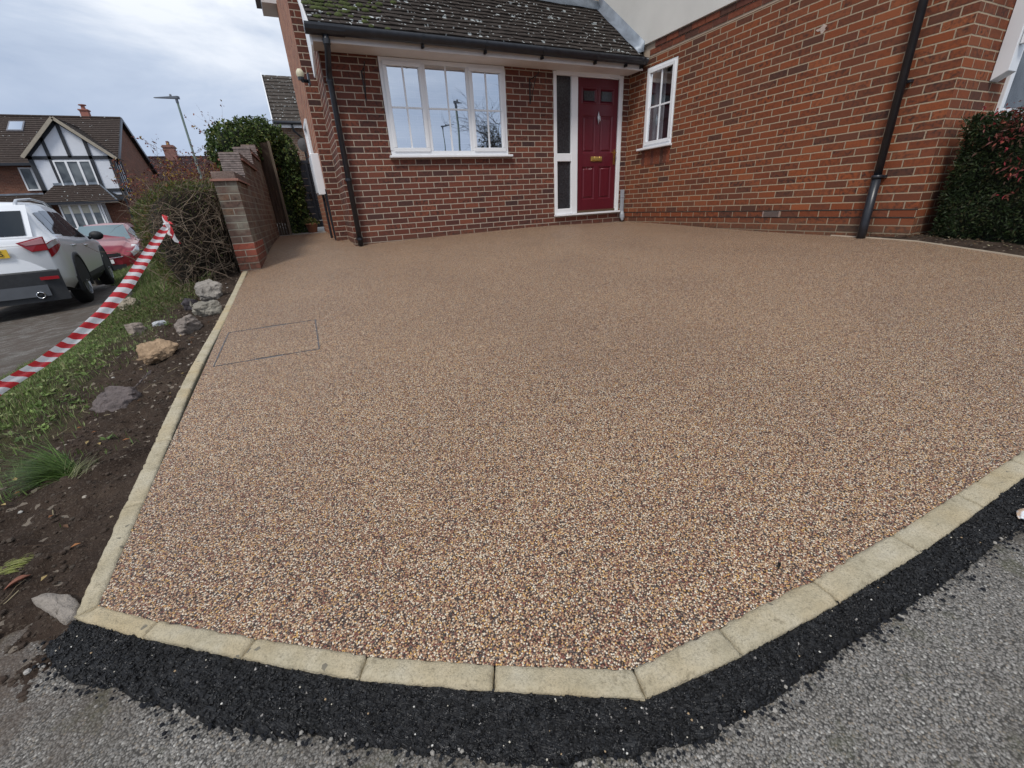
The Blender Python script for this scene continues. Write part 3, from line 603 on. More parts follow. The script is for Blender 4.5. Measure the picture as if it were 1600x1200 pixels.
# driveway surface
b = MB()
def cols(x0, x1, nx, yb, ny):
    pts = []
    for x in np.linspace(x0, x1, nx):
        yf = yfront(x) - .004; ys = np.linspace(yf, yb, ny); z = G(np.full(ny, x), ys); pts.append([(x, y, zz) for y, zz in zip(ys, z)])
    b.grid(pts)
cols(XI - .003, XM + .01, 26, 3.25, 80); cols(XM + .01, XL + .02, 5, YM + .01, 70); cols(XL + .02, .03, 60, .03, 60); cols(.03, 1.6, 10, -4.28, 30)
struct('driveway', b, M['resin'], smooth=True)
b = MB(); b.grid([[(x, y, g(x, y) + .002 + (.0 if y > 3.3 else .001)) for y in np.linspace(3.2, 10, 12)] for x in np.linspace(-6.3, -4.0, 8)]); struct('side_path', b, M['concrete'])

# road and everything level beyond
b = MB(); xs = np.concatenate([np.linspace(-60, -12, 14), np.linspace(-11.2, -5.8, 60), np.linspace(-5.7, -3, 28), np.linspace(-2.8, 30, 14)]); ys = np.concatenate([np.linspace(-45, -9, 10), np.linspace(-8.6, -5, 40), np.linspace(-4.8, 6, 30), np.linspace(7, 90, 24)])
X_, Y_ = np.meshgrid(xs, ys, indexing='ij'); Z_ = R(X_, Y_)
Z_ = np.where((X_ > -5.8) & (Y_ > -5.2), np.minimum(Z_, G(X_, Y_) - .25), Z_)
YK = np.interp(X_, [-6.09, -5.02, -4.4, 1.5], [-5.43, -6.18, -6.24, -6.25]); Z_ = Z_ - .25 * ((X_ > -5.85) & (Y_ > YK + .30))
XB = np.interp(Y_, [-5.9, -5.3, -4.5, -3, -1.5, 0, 3, 8, 14], [-6.9, -7.2, -7.4, -7.5, -7.70, -7.78, -8.15, -10.2, -12.5])
Z_ = Z_ - .35 * ((X_ > XB + .12) & (Y_ > -5.2) & (Y_ < 14) & (X_ < -5.85))
b.grid([[(xs[i], ys[j], Z_[i, j]) for j in range(len(ys))] for i in range(len(xs))]); struct('road', b, M['road'], smooth=True)
# fresh tarmac strip in front of the kerb: a dense sheet with a crumbled surface
TO = [onP(*q)[:2] for q in [(60, 1000), (68, 1022), (105, 1058), (200, 1082), (350, 1130), (500, 1150), (700, 1172), (850, 1187), (980, 1178), (1100, 1148), (1250, 1060), (1350, 985), (1500, 890), (1600, 812)]] + [np.array((-3.2, -6.345)), np.array((-1.5, -6.40)), np.array((1.5, -6.40))]
TI = [onP(*q)[:2] for q in [(112, 968), (113, 968), (115, 970), (160, 979), (223, 997), (377, 1029), (560, 1062), (700, 1074), (850, 1084), (1010, 1092), (1145, 1032), (1290, 950), (1440, 860), (1560, 770)]] + [np.array((-3.2, -6.246)), np.array((-1.5, -6.248)), np.array((1.5, -6.248))]
def resample(pl, n):
    pl = np.array(pl); L = np.r_[0, np.cumsum(np.linalg.norm(np.diff(pl, axis=0), axis=1))]; return L, pl
def strip_mesh():
    ti = np.array(TI); to = np.array(TO); L = np.r_[0, np.cumsum(np.linalg.norm(np.diff((ti + to) / 2, axis=0), axis=1))]
    s = MB(); n = 520; Lx = np.r_[np.linspace(0, 3.0, 470), np.linspace(3.02, L[-1], 50)]; pts = []
    for i, l in enumerate(Lx):
        a = np.array([np.interp(l, L, ti[:, k]) for k in (0, 1)]); c = np.array([np.interp(l, L, to[:, k]) for k in (0, 1)])
        c = c + (c - a) * (.16 * (noise.noise(Vector((l * 9, 3, 0)))) + .07 * noise.noise(Vector((l * 30, 7, 0))) + .035 * noise.noise(Vector((l * 110, 9, 0))))
        row = []
        for v in np.linspace(-.05, 1, 40):
            p = a + (c - a) * v; q3 = Vector((p[0], p[1], 0)); base = P(*p) - .020
            h = .0025 * noise.noise(q3 * 70) + .003 * noise.noise(q3 * 160) + .003 * noise.noise(q3 * 18)
            d = float(min(1, (1 - v) / .12, (l) / .03 if l < .03 else 1)); row.append((p[0], p[1], base + .012 * d ** .6 + h * (.3 + .7 * d) - .006 * (1 - d)))
        pts.append(row)
    s.grid(pts); return s
TS = strip_mesh()
def chip(mb, c, r):
    """one angular stone of the tarmac: an irregular octahedron"""
    ax = RNG.normal(size=3); ax /= np.linalg.norm(ax); u = np.cross(ax, [.3, .5, .8]); u /= np.linalg.norm(u); v = np.cross(ax, u); k = RNG.uniform(.6, 1.3, 6); i = len(mb.v); c = np.array(c)
    mb.v += [tuple(c + q) for q in (ax * r * k[0], u * r * k[1], v * r * k[2], -u * r * k[3], -v * r * k[4], -ax * r * k[5])]
    for f in ((0, 1, 2), (0, 2, 3), (0, 3, 4), (0, 4, 1), (5, 2, 1), (5, 3, 2), (5, 4, 3), (5, 1, 4)): mb.f.append(tuple(i + j for j in f)); mb.m.append(0); mb.uv.append([(0, 0)] * 3); mb.c.append(None)
for k in range(9500):
    gi = int(RNG.integers(2, 470)); gj = int(RNG.integers(2, 39)); p = TS.v[gi * 40 + gj]; r = RNG.choice((.0018, .0026, .0034, .0045)) * RNG.uniform(.8, 1.2); chip(TS, (p[0] + RNG.normal() * .002, p[1] + RNG.normal() * .002, p[2] + r * .15), r)
tag(obj('tarmac_strip', TS, M['tarmac']), kind='structure')

# edging blocks
EDG = thing('block_edging', (-6.0, -5.4, P(-6, -5.4)), 'pale yellow stone block edging round the brown resin driveway', 'edging')
def block(o0, o1, i1, i0, drop=.10, name='edging_block'):
    """one kerb block with chipped edges: a small displaced height grid with sides"""
    o0, o1, i1, i0 = [np.array(k, float) for k in (o0, o1, i1, i0)]; L = np.linalg.norm(o1 - o0); gp = .0022 / max(L, .01)
    nu, nv = max(6, int(L / .008)), 8; pts = []; tilt = random.uniform(-.0012, .0012); sd = random.random() * 50; rz = random.uniform(.002, .005)
    for i in range(nu + 1):
        u = gp + (1 - 2 * gp) * i / nu; a = o0 + (o1 - o0) * u; c = i0 + (i1 - i0) * u; row = []
        for j in range(-2, nv + 3):
            v = min(max(j / nv, 0), 1); p = a + (c - a) * v; e_ = min(v, 1 - v) * .055; eu = min(u - gp, 1 - gp - u) * L; e_ = max(0, min(e_, eu))
            q3 = Vector((p[0], p[1], sd)); chip = max(0, noise.noise(q3 * 45) - .08) * .014
            z = P(*p) + rz + tilt - .0045 * max(0, 1 - e_ / .007) ** 2 - chip * max(0, 1 - e_ / .013) + .0011 * noise.noise(q3 * 90)
            sh = .0018 * noise.noise(q3 * 38) * (1 if j < 1 else (-1 if j > nv - 1 else 0)); nrm = (a - c) / (np.linalg.norm(a - c) + 1e-9); pp = p + nrm * sh
            if j in (-2, nv + 2): z = P(*p) - drop
            elif j in (-1, nv + 1): z -= .003
            row.append((pp[0], pp[1], z))
        pts.append(row)
    r0 = [(p[0], p[1], P(p[0], p[1]) - drop) for p in pts[0]]; r1 = [(p[0], p[1], P(p[0], p[1]) - drop) for p in pts[-1]]
    s = MB(); s.grid([r0] + pts + [r1]); obj(name, s, M['edging'], EDG, smooth=True)
for k in range(5): block(FRo[k], FRo[k + 1], FRi[k + 1], FRi[k])
jr = [(-5.022, -6.183), (-4.80, -6.213), (-4.52, -6.234), (-4.22, -6.248), (-3.90, -6.25), (-3.58, -6.25), (-3.27, -6.25), (-2.9, -6.25), (-2.5, -6.25), (-2.1, -6.25)]
for a, c in zip(jr[:-1], jr[1:]): block(a, c, (c[0] + (0.0 if c[0] > -4.9 else .0), yfront(c[0])), FRi[-1] if a == jr[0] else (a[0], yfront(a[0])))
yl = [-5.436, -5.02, -4.6, -4.17, -3.72, -3.28, -2.84, -2.4, -1.97, -1.5, -1.08, -.62]
def xl(y): return XO - .022 * math.exp(-((y + 3.9) / .8) ** 2)
for a, c in zip(yl[:-1], yl[1:]):
    block((xl(c), c), (FRo[0] if a == yl[0] else (xl(a), a)), (FRi[0] if a == yl[0] else (xl(a) + .056, a)), (xl(c) + .056, c))
# thin edging strip at the right, beside the planted bed
b = MB(); re = [(-.012, -3.60), (-.05, -4.0), (-.10, -4.41), (-.26, -5.06), (-.42, -5.6), (-.6, -6.19)]
for p, q in zip(re[:-1], re[1:]): b.hexa([(p[0], p[1], g(*p) - .05), (p[0] + .018, p[1], g(*p) - .05), (q[0] + .018, q[1], g(*q) - .05), (q[0], q[1], g(*q) - .05), (p[0], p[1], g(*p) + .010), (p[0] + .018, p[1], g(*p) + .010), (q[0] + .018, q[1], g(*q) + .010), (q[0], q[1], g(*q) + .010)])
obj('edging_strip', b, simple('strip_mortar', (.50, .42, .32), .9), EDG)
# planted bed soil at the right
b = MB(); pts = []
for y in np.linspace(-3.62, -6.19, 34):
    xb = float(np.interp(y, [q[1] for q in re][::-1], [q[0] for q in re][::-1])) + .016
    pts.append([(x, y, g(x, y) + .004 + (.018 * abs(noise.noise(Vector((x * 12, y * 12, 1)))) + .02) * min(1, (x - xb) / .1)) for x in np.linspace(xb, 1.6, 24) if True])
b.grid(pts); struct('planting_bed', b, M['soil'], smooth=True)

SLOT = simple('slot_steel', (.30, .32, .35), .35, metal=.6)
# recessed manhole cover: only its steel tray edges and lifting slots show
mq = [onP(*q) for q in [(357.5, 520), (492.5, 500), (498.8, 545), (333.8, 572.5)]]
mc = sum(mq) / 4; mc[2] = g(mc[0], mc[1])
MH = thing('manhole_cover', mc, 'recessed manhole cover filled with the same brown resin, thin steel rim showing', 'manhole cover')
def gl_(p, dz=0): return np.array([p[0], p[1], g(p[0], p[1]) + dz])
b = MB()
for i in range(4):
    p, q = mq[i], mq[(i + 1) % 4]; n = 14
    for k in range(n):
        if random.random() < .06 and i != 1: continue
        a = p + (q - p) * k / n; c = p + (q - p) * (k + 1) / n; w = random.choice((.003, .004, .005)) * (1.5 if i in (1, 3) else 1); b.bar(gl_(a, .0012), gl_(c, .0012), w, .004)
obj('rim', b, simple('rim_steel', (.10, .105, .12), .5, metal=.3, var=.6, scale=60), MH)
for (p, q, u0, u1) in ((mq[0], mq[1], .37, .66), (mq[3], mq[2], .38, .64)):
    b = MB(); a = p + (q - p) * u0; c = p + (q - p) * u1; b.bar(gl_(a, .0015), gl_(c, .0015), .014, .004, m=0); b.bar(gl_(a + (c - a) * .03, .0035), gl_(a + (c - a) * .97, .0035), .008, .003, m=1); obj('lifting_slot', b, [SLOT, M['dark']], MH)
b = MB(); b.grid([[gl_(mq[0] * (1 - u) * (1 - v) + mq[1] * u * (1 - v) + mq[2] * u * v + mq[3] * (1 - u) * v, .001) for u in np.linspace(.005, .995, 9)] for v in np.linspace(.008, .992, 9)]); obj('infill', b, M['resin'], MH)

# ---------------------------------------------------------------- soil bank
def xbank(y): return float(np.interp(y, [-5.9, -5.3, -4.5, -3, -1.5, 0, 3, 8, 14], [-6.9, -7.2, -7.4, -7.5, -7.70, -7.78, -8.15, -10.2, -12.5]))
def bankz(x, y):
    xb = xbank(y); u = min(max((-6.10 - x) / (-6.10 - xb), 0), 1); zr = float(R(xb, y)) - .02
    zt = (P(-6.10, y) if y < 3 else P(-6.1, 3) + .02 * (y - 3)) - (.028 if y > -4.2 else .028 - .020 * min(1, (-4.2 - y) / .6)); k = u ** 1.25
    z = zt * (1 - k) + zr * k
    if y < -4.6: z = max(z, float(R(x, y)) + .016)
    zr0 = float(R(x, y)) + .002
    fr = float(sstep(-5.74, -5.40, y + .42 * noise.noise(Vector((x * 4.3, y * 2, 8))) + .16 * noise.noise(Vector((x * 19, y * 14, 4))) + .03 * noise.noise(Vector((x * 70, y * 60, 4))))); z = (float(R(x, y)) - .03) * (1 - fr) + z * fr
    q3 = Vector((x, y, 0)); amp = fr * (1 if u < 1 else 0)
    z += amp * (.030 * noise.noise(q3 * 3.1) + .022 * noise.noise(q3 * 9) + .016 * noise.noise(q3 * 26) + .010 * noise.noise(q3 * 55)) * min(1, .15 + (-6.1 - x) / .12)
    if -5.30 < y < -4.5: z = max(z, zr0 + .006 * noise.noise(q3 * 40) + .004)
    return z
b = MB(); ysb = np.concatenate([np.linspace(-5.95, -2.0, 300), np.linspace(-1.98, 1, 60), np.linspace(1.1, 14, 50)])
b.grid([[(-6.092 + (xbank(y) + 6.092) * u, y, bankz(-6.092 + (xbank(y) + 6.092) * u, y)) for u in np.linspace(0, 1, 110)] for y in ysb]); struct('soil_bank', b, M['soil'], smooth=True)
# garden behind the wall and verge left of the path
b = MB(); b.grid([[(x, y, bankz(-6.12, y) - .06 + .1 * noise.noise(Vector((x, y, 5)))) for x in np.linspace(-6.13, -5.6, 4)] for y in np.linspace(-.2, 14, 20)]); struct('garden_ground', b, M['soil'])

# clods and pebbles on the bank (uncountable)
b = MB()
def blob(mb, c, r, n=6, sq=.6, col=None):
    ph = random.random() * 6; 
    rings = []
    for f_, h_ in ((.55, -.5), (1, -.05), (.75, .5), (.05, .75)):
        rings.append([(c[0] + r * f_ * math.cos(ph + 2 * math.pi * k / n) * random.uniform(.75, 1.2), c[1] + r * f_ * math.sin(ph + 2 * math.pi * k / n) * random.uniform(.75, 1.2), c[2] + r * sq * 1.5 * h_) for k in range(n)])
    for rr_ in range(3):
        for k in range(n): mb.face([rings[rr_][k], rings[rr_][(k + 1) % n], rings[rr_ + 1][(k + 1) % n], rings[rr_ + 1][k]], 0, col=col)
for k in range(6000):
    x = -6.12 - abs(random.gauss(0, .35)); y = random.uniform(-5.62, -.9) if k % 5 else -5.6 + abs(random.gauss(0, .1))
    if y < -5.35: x = random.uniform(-6.7, -6.12)
    if x < xbank(y): continue
    r = random.choice((.002, .0025, .003, .003, .004, .005, .008)) * random.uniform(.7, 1.2); cc = random.choice(((.05, .035, .026), (.065, .047, .035), (.045, .032, .024), (.07, .055, .043)))
    if random.random() < .010: cc = random.choice(((.35, .31, .26), (.28, .22, .15), (.4, .38, .35))); r = random.uniform(.004, .009)
    blob(b, (x, y, bankz(x, y) + r * .2), r, col=cc)
M['leaf'] = tintmat('leaf', .5, .3, sss=.25); M['bark'] = tintmat('bark', .9, .1); M['dryleaf'] = tintmat('dryleaf', .8, .1, sss=.15)
tag(obj('soil_clods', b, M['tint']), kind='stuff')
# loose tarmac and stone crumbs along the strip's outer edge
b = MB(); to = np.array(TO); Lt = np.r_[0, np.cumsum(np.linalg.norm(np.diff(to, axis=0), axis=1))]
for k in range(900):
    l = random.uniform(0, 3.1); p = [float(np.interp(l, Lt, to[:, i])) for i in (0, 1)]; d = random.gauss(0, .014); p[0] += random.gauss(0, .012); p[1] += d
    r = random.uniform(.0018, .0052); z = P(*p) - .014; blob(b, (p[0], p[1], z), r, 5, col=random.choice(((.012, .013, .016),) * 8 + ((.3, .28, .25), (.14, .13, .12))))
for k in range(60):
    l = random.uniform(0, 2.6); ti_ = np.array(TI); L2 = np.r_[0, np.cumsum(np.linalg.norm(np.diff(ti_, axis=0), axis=1))]; v = random.random()
    a = np.array([np.interp(l, L2, ti_[:, i]) for i in (0, 1)]); c = np.array([np.interp(min(l * 1.05, Lt[-1]), Lt, to[:, i]) for i in (0, 1)]); p = a + (c - a) * v
    blob(b, (p[0], p[1], P(*p) - .006), random.uniform(.0012, .0026), 5, col=random.choice(((.5, .46, .38), (.62, .6, .55), (.35, .25, .15))))
tag(obj('loose_grit', b, M['tint']), kind='stuff')

# ---------------------------------------------------------------- rocks
def rock(c, sx, sy, sz, label, col, seed, rz=0, sc=9, sink=.26):
    rnd = random.Random(seed); bm = bmesh.new()
    for k in range(15):
        v = Vector((rnd.gauss(0, 1), rnd.gauss(0, 1), rnd.gauss(0, 1))).normalized(); v = Vector((max(-.78, min(.78, v.x)), max(-.78, min(.78, v.y)), max(-.7, min(.7, v.z))))
        bm.verts.new((v.x * sx * .64, v.y * sy * .64, v.z * sz * .7))
    bmesh.ops.convex_hull(bm, input=bm.verts); bmesh.ops.delete(bm, geom=[v for v in bm.verts if not v.link_faces], context='VERTS')
    bmesh.ops.bevel(bm, geom=list(bm.edges), offset=min(sx, sy, sz) * .05, segments=2, affect='EDGES', profile=.6)
    bmesh.ops.triangulate(bm, faces=bm.faces)
    for _ in range(4):
        es = [e for e in bm.edges if e.calc_length() > min(sx, sy, sz) * .09]
        if es: bmesh.ops.subdivide_edges(bm, edges=es, cuts=1); bmesh.ops.triangulate(bm, faces=[f for f in bm.faces if len(f.verts) > 3])
    for v in bm.verts:
        q = v.co * 14 + Vector((seed, 0, 0)); st = noise.noise(Vector((v.co.x * 6, v.co.y * 6, v.co.z * 70)) + Vector((seed, 0, 0)))
        v.co += v.normal * (.085 * min(sx, sy, sz)) * (noise.noise(q) + .7 * noise.noise(q * 2.7) + .5 * noise.noise(q * 6) + .5 * st)
    me = bpy.data.meshes.new('rock'); bm.to_mesh(me); bm.free(); me.polygons.foreach_set('use_smooth', [True] * len(me.polygons)); me.set_sharp_from_angle(angle=math.radians(32)) if hasattr(me, 'set_sharp_from_angle') else None
    me.materials.append(stone_mat('rock_%d' % seed, col, .32, sc)); o = bpy.data.objects.new('rock', me); COL.objects.link(o)
    o.location = (c[0], c[1], c[2] + sz * (.5 - sink)); o.rotation_euler = (rnd.uniform(-.2, .2), rnd.uniform(-.2, .2), rz)
    return tag(o, label, 'rock', 'rocks along the soil bank')
def bankhit(px, py):
    best = None
    for t in np.arange(.5, 9, .004):
        p = at(px, py, t)
        if p[2] <= bankz(p[0], p[1]): return p, t
    return p, t
for (px, py, w, hh, dep, label, col, seed, rz) in [
    (183, 640, 84, 44, .75, 'angular purple grey rock lying on bare soil, nearest of the rocks', (.15, .125, .12), 3, .5),
    (254, 566, 62, 44, .7, 'blocky tan sandstone rock lying on the soil bank', (.40, .28, .18), 11, .2),
    (299, 522, 44, 34, .8, 'grey brown rock at the kerb beyond the tan block', (.24, .205, .18), 5, .9),
    (326, 497, 46, 32, .9, 'weathered grey rock between the kerb and the twiggy hedge', (.27, .25, .21), 8, .1),
    (331, 472, 48, 38, .9, 'rounded pale grey boulder at the foot of the twiggy hedge', (.33, .30, .265), 14, .7),
    (301, 487, 26, 24, .9, 'small dark rock left of the pale boulder', (.085, .075, .08), 21, .3),
    (207, 488, 36, 26, .9, 'pale lichened rock among weeds under the hazard tape', (.36, .31, .24), 17, .3),
    (213, 524, 32, 22, .9, 'small flat rock half hidden in green weeds', (.28, .235, .20), 23, .8),
    (250, 509, 22, 9, .9, 'thin bluish white stone chip on the bank', (.46, .48, .50), 29, .2)]:
    p, t = bankhit(px, py - hh * .15); s_ = t / F_PX * .80; rock(p, w * s_, w * s_ * dep, hh * s_ * 1.15, label, col, seed, rz)
# broken concrete haunching at the kerb corner
rk = bmesh.new(); q_ = [onP(*k) for k in ((118, 962), (100, 974), (78, 958), (48, 938), (75, 928), (112, 930), (126, 945))]
b = MB(); rr0 = []
nrm = len(q_)
for lv, (f_, dz) in enumerate(((1.06, -.03), (1, .004), (.86, .012), (.4, .010), (.02, .013))):
    cen = sum(q_) / nrm; rr0.append([])
    for k in range(36):
        u = k / 36 * nrm; i = int(u); p = q_[i] + (q_[(i + 1) % nrm] - q_[i]) * (u - i); p = cen + (p - cen) * f_; q3 = Vector((p[0] * 60, p[1] * 60, 0)); rr0[-1].append((p[0] + .003 * noise.noise(q3), p[1] + .003 * noise.noise(q3 + Vector((9, 0, 0))), P(p[0], p[1]) + dz - .002 + .007 * noise.noise(q3 * .8)))
    rr0[-1].append(rr0[-1][0])
b.grid(rr0); hn = obj('concrete_lump', b, stone_mat('haunch', (.34, .30, .26), .25, 12), smooth=True); tag(hn, 'flat broken lump of buff concrete beside the kerb corner', 'concrete lump')

# ---------------------------------------------------------------- stepped garden wall with its pier
GW = thing('garden_wall', (-6.0, -.45, P(-6, -.45)), 'weathered stepped brick garden wall ending in a pier beside the driveway', 'wall')
WX = lambda y: -5.905 + .04 * (y + .55)          # inner face
def wbox(mb, y0, y1, z0, z1, ex=0.0, w=.215, m=0):
    """piece of wall following its slight skew, with running UVs for the bonding"""
    a, c = WX(y0) + ex, WX(y1) + ex; A, Cc = WX(y0) - w - ex, WX(y1) - w - ex
    y0 -= ex; y1 += ex
    def uv(u0, u1): return [(u0, z0), (u1, z0), (u1, z1), (u0, z1)]
    mb.face([(A, y0, z0), (a, y0, z0), (a, y0, z1), (A, y0, z1)], m, uv(.225 * 40 + .003, .225 * 40 + .218 + 2 * ex))
    mb.face([(a, y0, z0), (c, y1, z0), (c, y1, z1), (a, y0, z1)], m, uv(y0, y1))
    mb.face([(Cc, y1, z0), (A, y0, z0), (A, y0, z1), (Cc, y1, z1)], m, [(y1, z0), (y0, z0), (y0, z1), (y1, z1)])
    mb.face([(c, y1, z0), (Cc, y1, z0), (Cc, y1, z1), (c, y1, z1)], m, uv(0, .215)); mb.face([(A, y0, z1), (a, y0, z1), (c, y1, z1), (Cc, y1, z1)], m, [(0, 0), (.215, 0), (.215, y1 - y0), (0, y1 - y0)])
steps = [(-.57, .36, .80), (.36, 1.88, 1.09), (1.88, 3.0, 1.33), (3.0, 3.36, 1.50)]
b = MB(); wbox(b, -.57, .36, .15, .80)
for y0, y1, z in steps[1:]: wbox(b, y0, y1, -.3, z)
obj('brickwork', b, M['brick_pier'], GW)
b = MB(); wbox(b, -.5705, .36, -.45, .15, ex=.0015); obj('rebuilt_base', b, M['brick_new'], GW); GW.children[-1]['label'] = 'new orange red bricks at the foot of the pier'
b = MB()
for i, (y0, y1, z) in enumerate(steps): wbox(b, y0 - (.0 if i else 0), y1, z, z + .022, ex=.028)
obj('tile_crease', b, simple('crease', (.30, .15, .115), .85, var=.25, bump=.004), GW, bevel=.004)
b = MB()
for i, (y0, y1, z) in enumerate(steps): wbox(b, y0, y1, z + .022, z + .095, ex=.004)
obj('coping', b, stone_mat('coping', (.20, .15, .13), .3, 9), GW, bevel=.008)
b = MB()
for y0, y1, z in steps[1:]:       # tile stacks closing each step
    zb = steps[[s[0] for s in steps].index(y0) - 1][2] + .096
    n = int((z + .10 - zb) / .026)
    for k in range(n):
        e_ = random.uniform(-.004, .006); wbox(b, y0 - .035, y0 - .001, zb + k * .026, zb + k * .026 + .020, ex=.004 + e_)
obj('tile_stack', b, simple('stack', (.25, .205, .19), .9, var=.35, scale=25, bump=.004), GW)

# dark timber end panel, leaning post line, and the dark door at the end of the path
def wood_mat(name, c):
    t = NT(name); x = t.n('ShaderNodeMapping'); x.inputs['Scale'].default_value = (30, 30, 1.6); t.set(x.inputs[0], t.obj()); n1 = t.noise(2, 6, vec=x.outputs[0])
    return t.fin(t.ramp(n1, [(.3, tuple(k * .55 for k in c)), (.7, tuple(k * 1.4 for k in c))]), .85, t.bump(n1, .6, .004), spec=.2)
FN = thing('fence_panel', (-5.74, 3.5, g(-5.74, 3.5)), 'dark brown timber fence panel at the far end of the garden wall', 'fence')
b = MB()
for k in range(9): x0 = -5.97 + k * .045; b.box((x0, 3.40 + (k % 2) * .008, .02), (x0 + .043, 3.425 + (k % 2) * .008, 1.68))
obj('boards', b, wood_mat('fence_wood', (.055, .038, .028)), FN); b = MB(); b.box((-5.565, 3.37, 0.0), (-5.52, 3.44, 1.70)); obj('post', b, wood_mat('post_wood', (.15, .12, .09)), FN, bevel=.004)
GT = thing('side_gate', (-5.1, 3.9, g(-5.1, 3.9)), 'dark blue grey boarded side gate at the end of the path', 'gate')
b = MB()
for k in range(9): b.box((-5.50, 3.90 + .003 * (k % 2), .16 + k * .135), (-4.60, 3.93, .16 + k * .135 + .130))
obj('gate_boards', b, simple('gate_paint', (.028, .033, .045), .5, var=.15), GT, bevel=.004)
b = MB(); b.box((-5.55, 3.87, 1.375), (-4.55, 3.95, 1.43)); b.box((-5.55, 3.88, .1), (-5.50, 3.95, 1.375)); b.box((-4.99, 3.86, .16), (-4.945, 3.898, 1.37)); obj('gate_frame', b, simple('gate_frame', (.022, .026, .036), .5), GT, bevel=.004)
b = MB(); b.box((-5.035, 3.84, .72), (-5.0, 3.9, .86)); b.tube([(-5.02, 3.85, .80), (-5.02, 3.81, .80), (-5.02, 3.81, .72)], .01); obj('latch', b, M['iron'], GT)

# ---------------------------------------------------------------- foliage tools
def tri_leaf(mb, c, d, up, L, W, col, fold=.25):
    """one pointed leaf: two triangles folded along its midrib"""
    d = d / (np.linalg.norm(d) + 1e-9); s = np.cross(d, up); s = s / (np.linalg.norm(s) + 1e-9); n = np.cross(s, d)
    a = c; t_ = c + d * L; m = c + d * L * .45; l = m + s * W * .5 + n * W * fold; r = m - s * W * .5 + n * W * fold
    i = len(mb.v); mb.v += [tuple(a), tuple(l), tuple(t_), tuple(r)]; mb.f += [(i, i + 1, i + 2), (i, i + 2, i + 3)]; mb.m += [0, 0]; mb.uv += [[(0, 0)] * 3] * 2; mb.c += [col, col]; mb.usecol = True
def foliage(n, sampler, L, W, cols, out=.5, droop=.0, rnd=None):
    """n leaves; sampler() gives (point, outward normal)"""
    mb = MB()
    for k in range(n):
        p, nn = sampler(); cl = cols[int(abs(noise.noise(Vector(p) * 5.0) * 2.2 + RNG.random() * .9) * len(cols)) % len(cols)]; v = RNG.uniform(.6, 1.35); r3 = RNG.normal(size=3); r3 /= np.linalg.norm(r3)
        d = nn * out + r3 * (1 - out * .5); d[2] -= droop; l = L * RNG.uniform(.6, 1.3)
        tri_leaf(mb, np.array(p, float), d, nn + RNG.normal(size=3) * .5, l, W * l / L, tuple(c * v for c in cl))
    return mb
def twig(mb, p, d, L, r, segs=5, wob=.35, grav=0, col=(.1, .07, .05), n=4, xmax=None):
    pts = [np.array(p, float)]; d = np.array(d, float); d /= np.linalg.norm(d)
    for k in range(segs):
        d = d + RNG.normal(size=3) * wob / segs ** .5; d[2] -= grav; d /= np.linalg.norm(d); pts.append(pts[-1] + d * L / segs)
        if xmax is not None: pts[-1][0] = min(pts[-1][0], xmax)
    mb.tube(pts, [r * (1 - .75 * k / segs) for k in range(segs + 1)], n, cap=False, col=col); return pts, d

# twiggy hedge left of the pier: evergreen outside, bare tangle where it has been cut back
hb = np.array([-6.62, -.35, 0.0])
H1 = thing('clipped_hedge', (-6.7, -.3, -.35), 'evergreen hedge by the brick pier, cut back to a tangle of bare brown twigs', 'hedge')
def hedge_surf(u, v):
    """u 0..1 round from the pier side, across the cut face, to the street side; v 0..1 bottom to top"""
    ang = math.radians(-70 + 250 * (1 - u)) ; 
    return ang
hc = np.array([-6.54, .05, .0]); hr_ = np.array([.415, .98]); 
def hpoint(a, v, inset=0):
    zt = .76 + .03 * math.sin(a * 3) + .10 * math.cos(a); zb = -.50; bul = .80 + .30 * math.sin(min(1, v * 1.15) * math.pi * .62) if v < .9 else 1.10 - (v - .9) * 3.2
    k = bul * (1 + .05 * math.sin(a * 5 + v * 4)) - inset
    x = hc[0] + hr_[0] * k * math.cos(a); y = hc[1] + hr_[1] * k * math.sin(a); zb = -.3 if x > -6.5 else -.48
    return np.array([x, y, zb + (zt - zb) * (v ** .85)])
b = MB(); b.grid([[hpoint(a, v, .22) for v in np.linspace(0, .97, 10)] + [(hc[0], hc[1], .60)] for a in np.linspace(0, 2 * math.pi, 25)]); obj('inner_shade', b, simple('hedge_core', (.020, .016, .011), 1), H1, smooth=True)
def hs_leaf():
    while True:
        a = RNG.uniform(0, 2 * math.pi); v = RNG.uniform(0, 1) ** .8
        cut = (-2.05 < ((a + math.pi) % (2 * math.pi) - math.pi) < -.1) and v < .86 + .1 * RNG.normal()
        if cut and RNG.random() > .035: continue
        p = hpoint(a, v, RNG.uniform(-.02, .10)); n_ = np.array([math.cos(a), math.sin(a), .5 + v]); return p + RNG.normal(size=3) * .012, n_ / np.linalg.norm(n_)
EVG = [(.08, .11, .03), (.11, .14, .036), (.055, .08, .022), (.16, .16, .05), (.19, .14, .045), (.085, .115, .03)]
b = foliage(15000, hs_leaf, .030, .010, EVG, out=.75)
def hs_top():
    a = RNG.uniform(0, 2 * math.pi); k = RNG.random() ** .5; p = np.array([hc[0] + hr_[0] * k * .85 * math.cos(a), hc[1] + hr_[1] * k * .85 * math.sin(a), .76 + .05 * noise.noise(Vector((k * 5, a, 0))) - .1 * k ** 3 + .10 * k * math.cos(a)]); return p, np.array([0, 0, 1.])
b3 = foliage(5200, hs_top, .030, .010, EVG + [(.22, .19, .04)], out=.8)
n0 = len(b.v); b.v += b3.v; b.f += [tuple(i + n0 for i in f) for f in b3.f]; b.m += b3.m; b.uv += b3.uv; b.c += b3.c
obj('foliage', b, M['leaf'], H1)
b = MB()
TW = [(.20, .155, .115), (.13, .095, .07), (.30, .24, .18), (.085, .06, .045)]
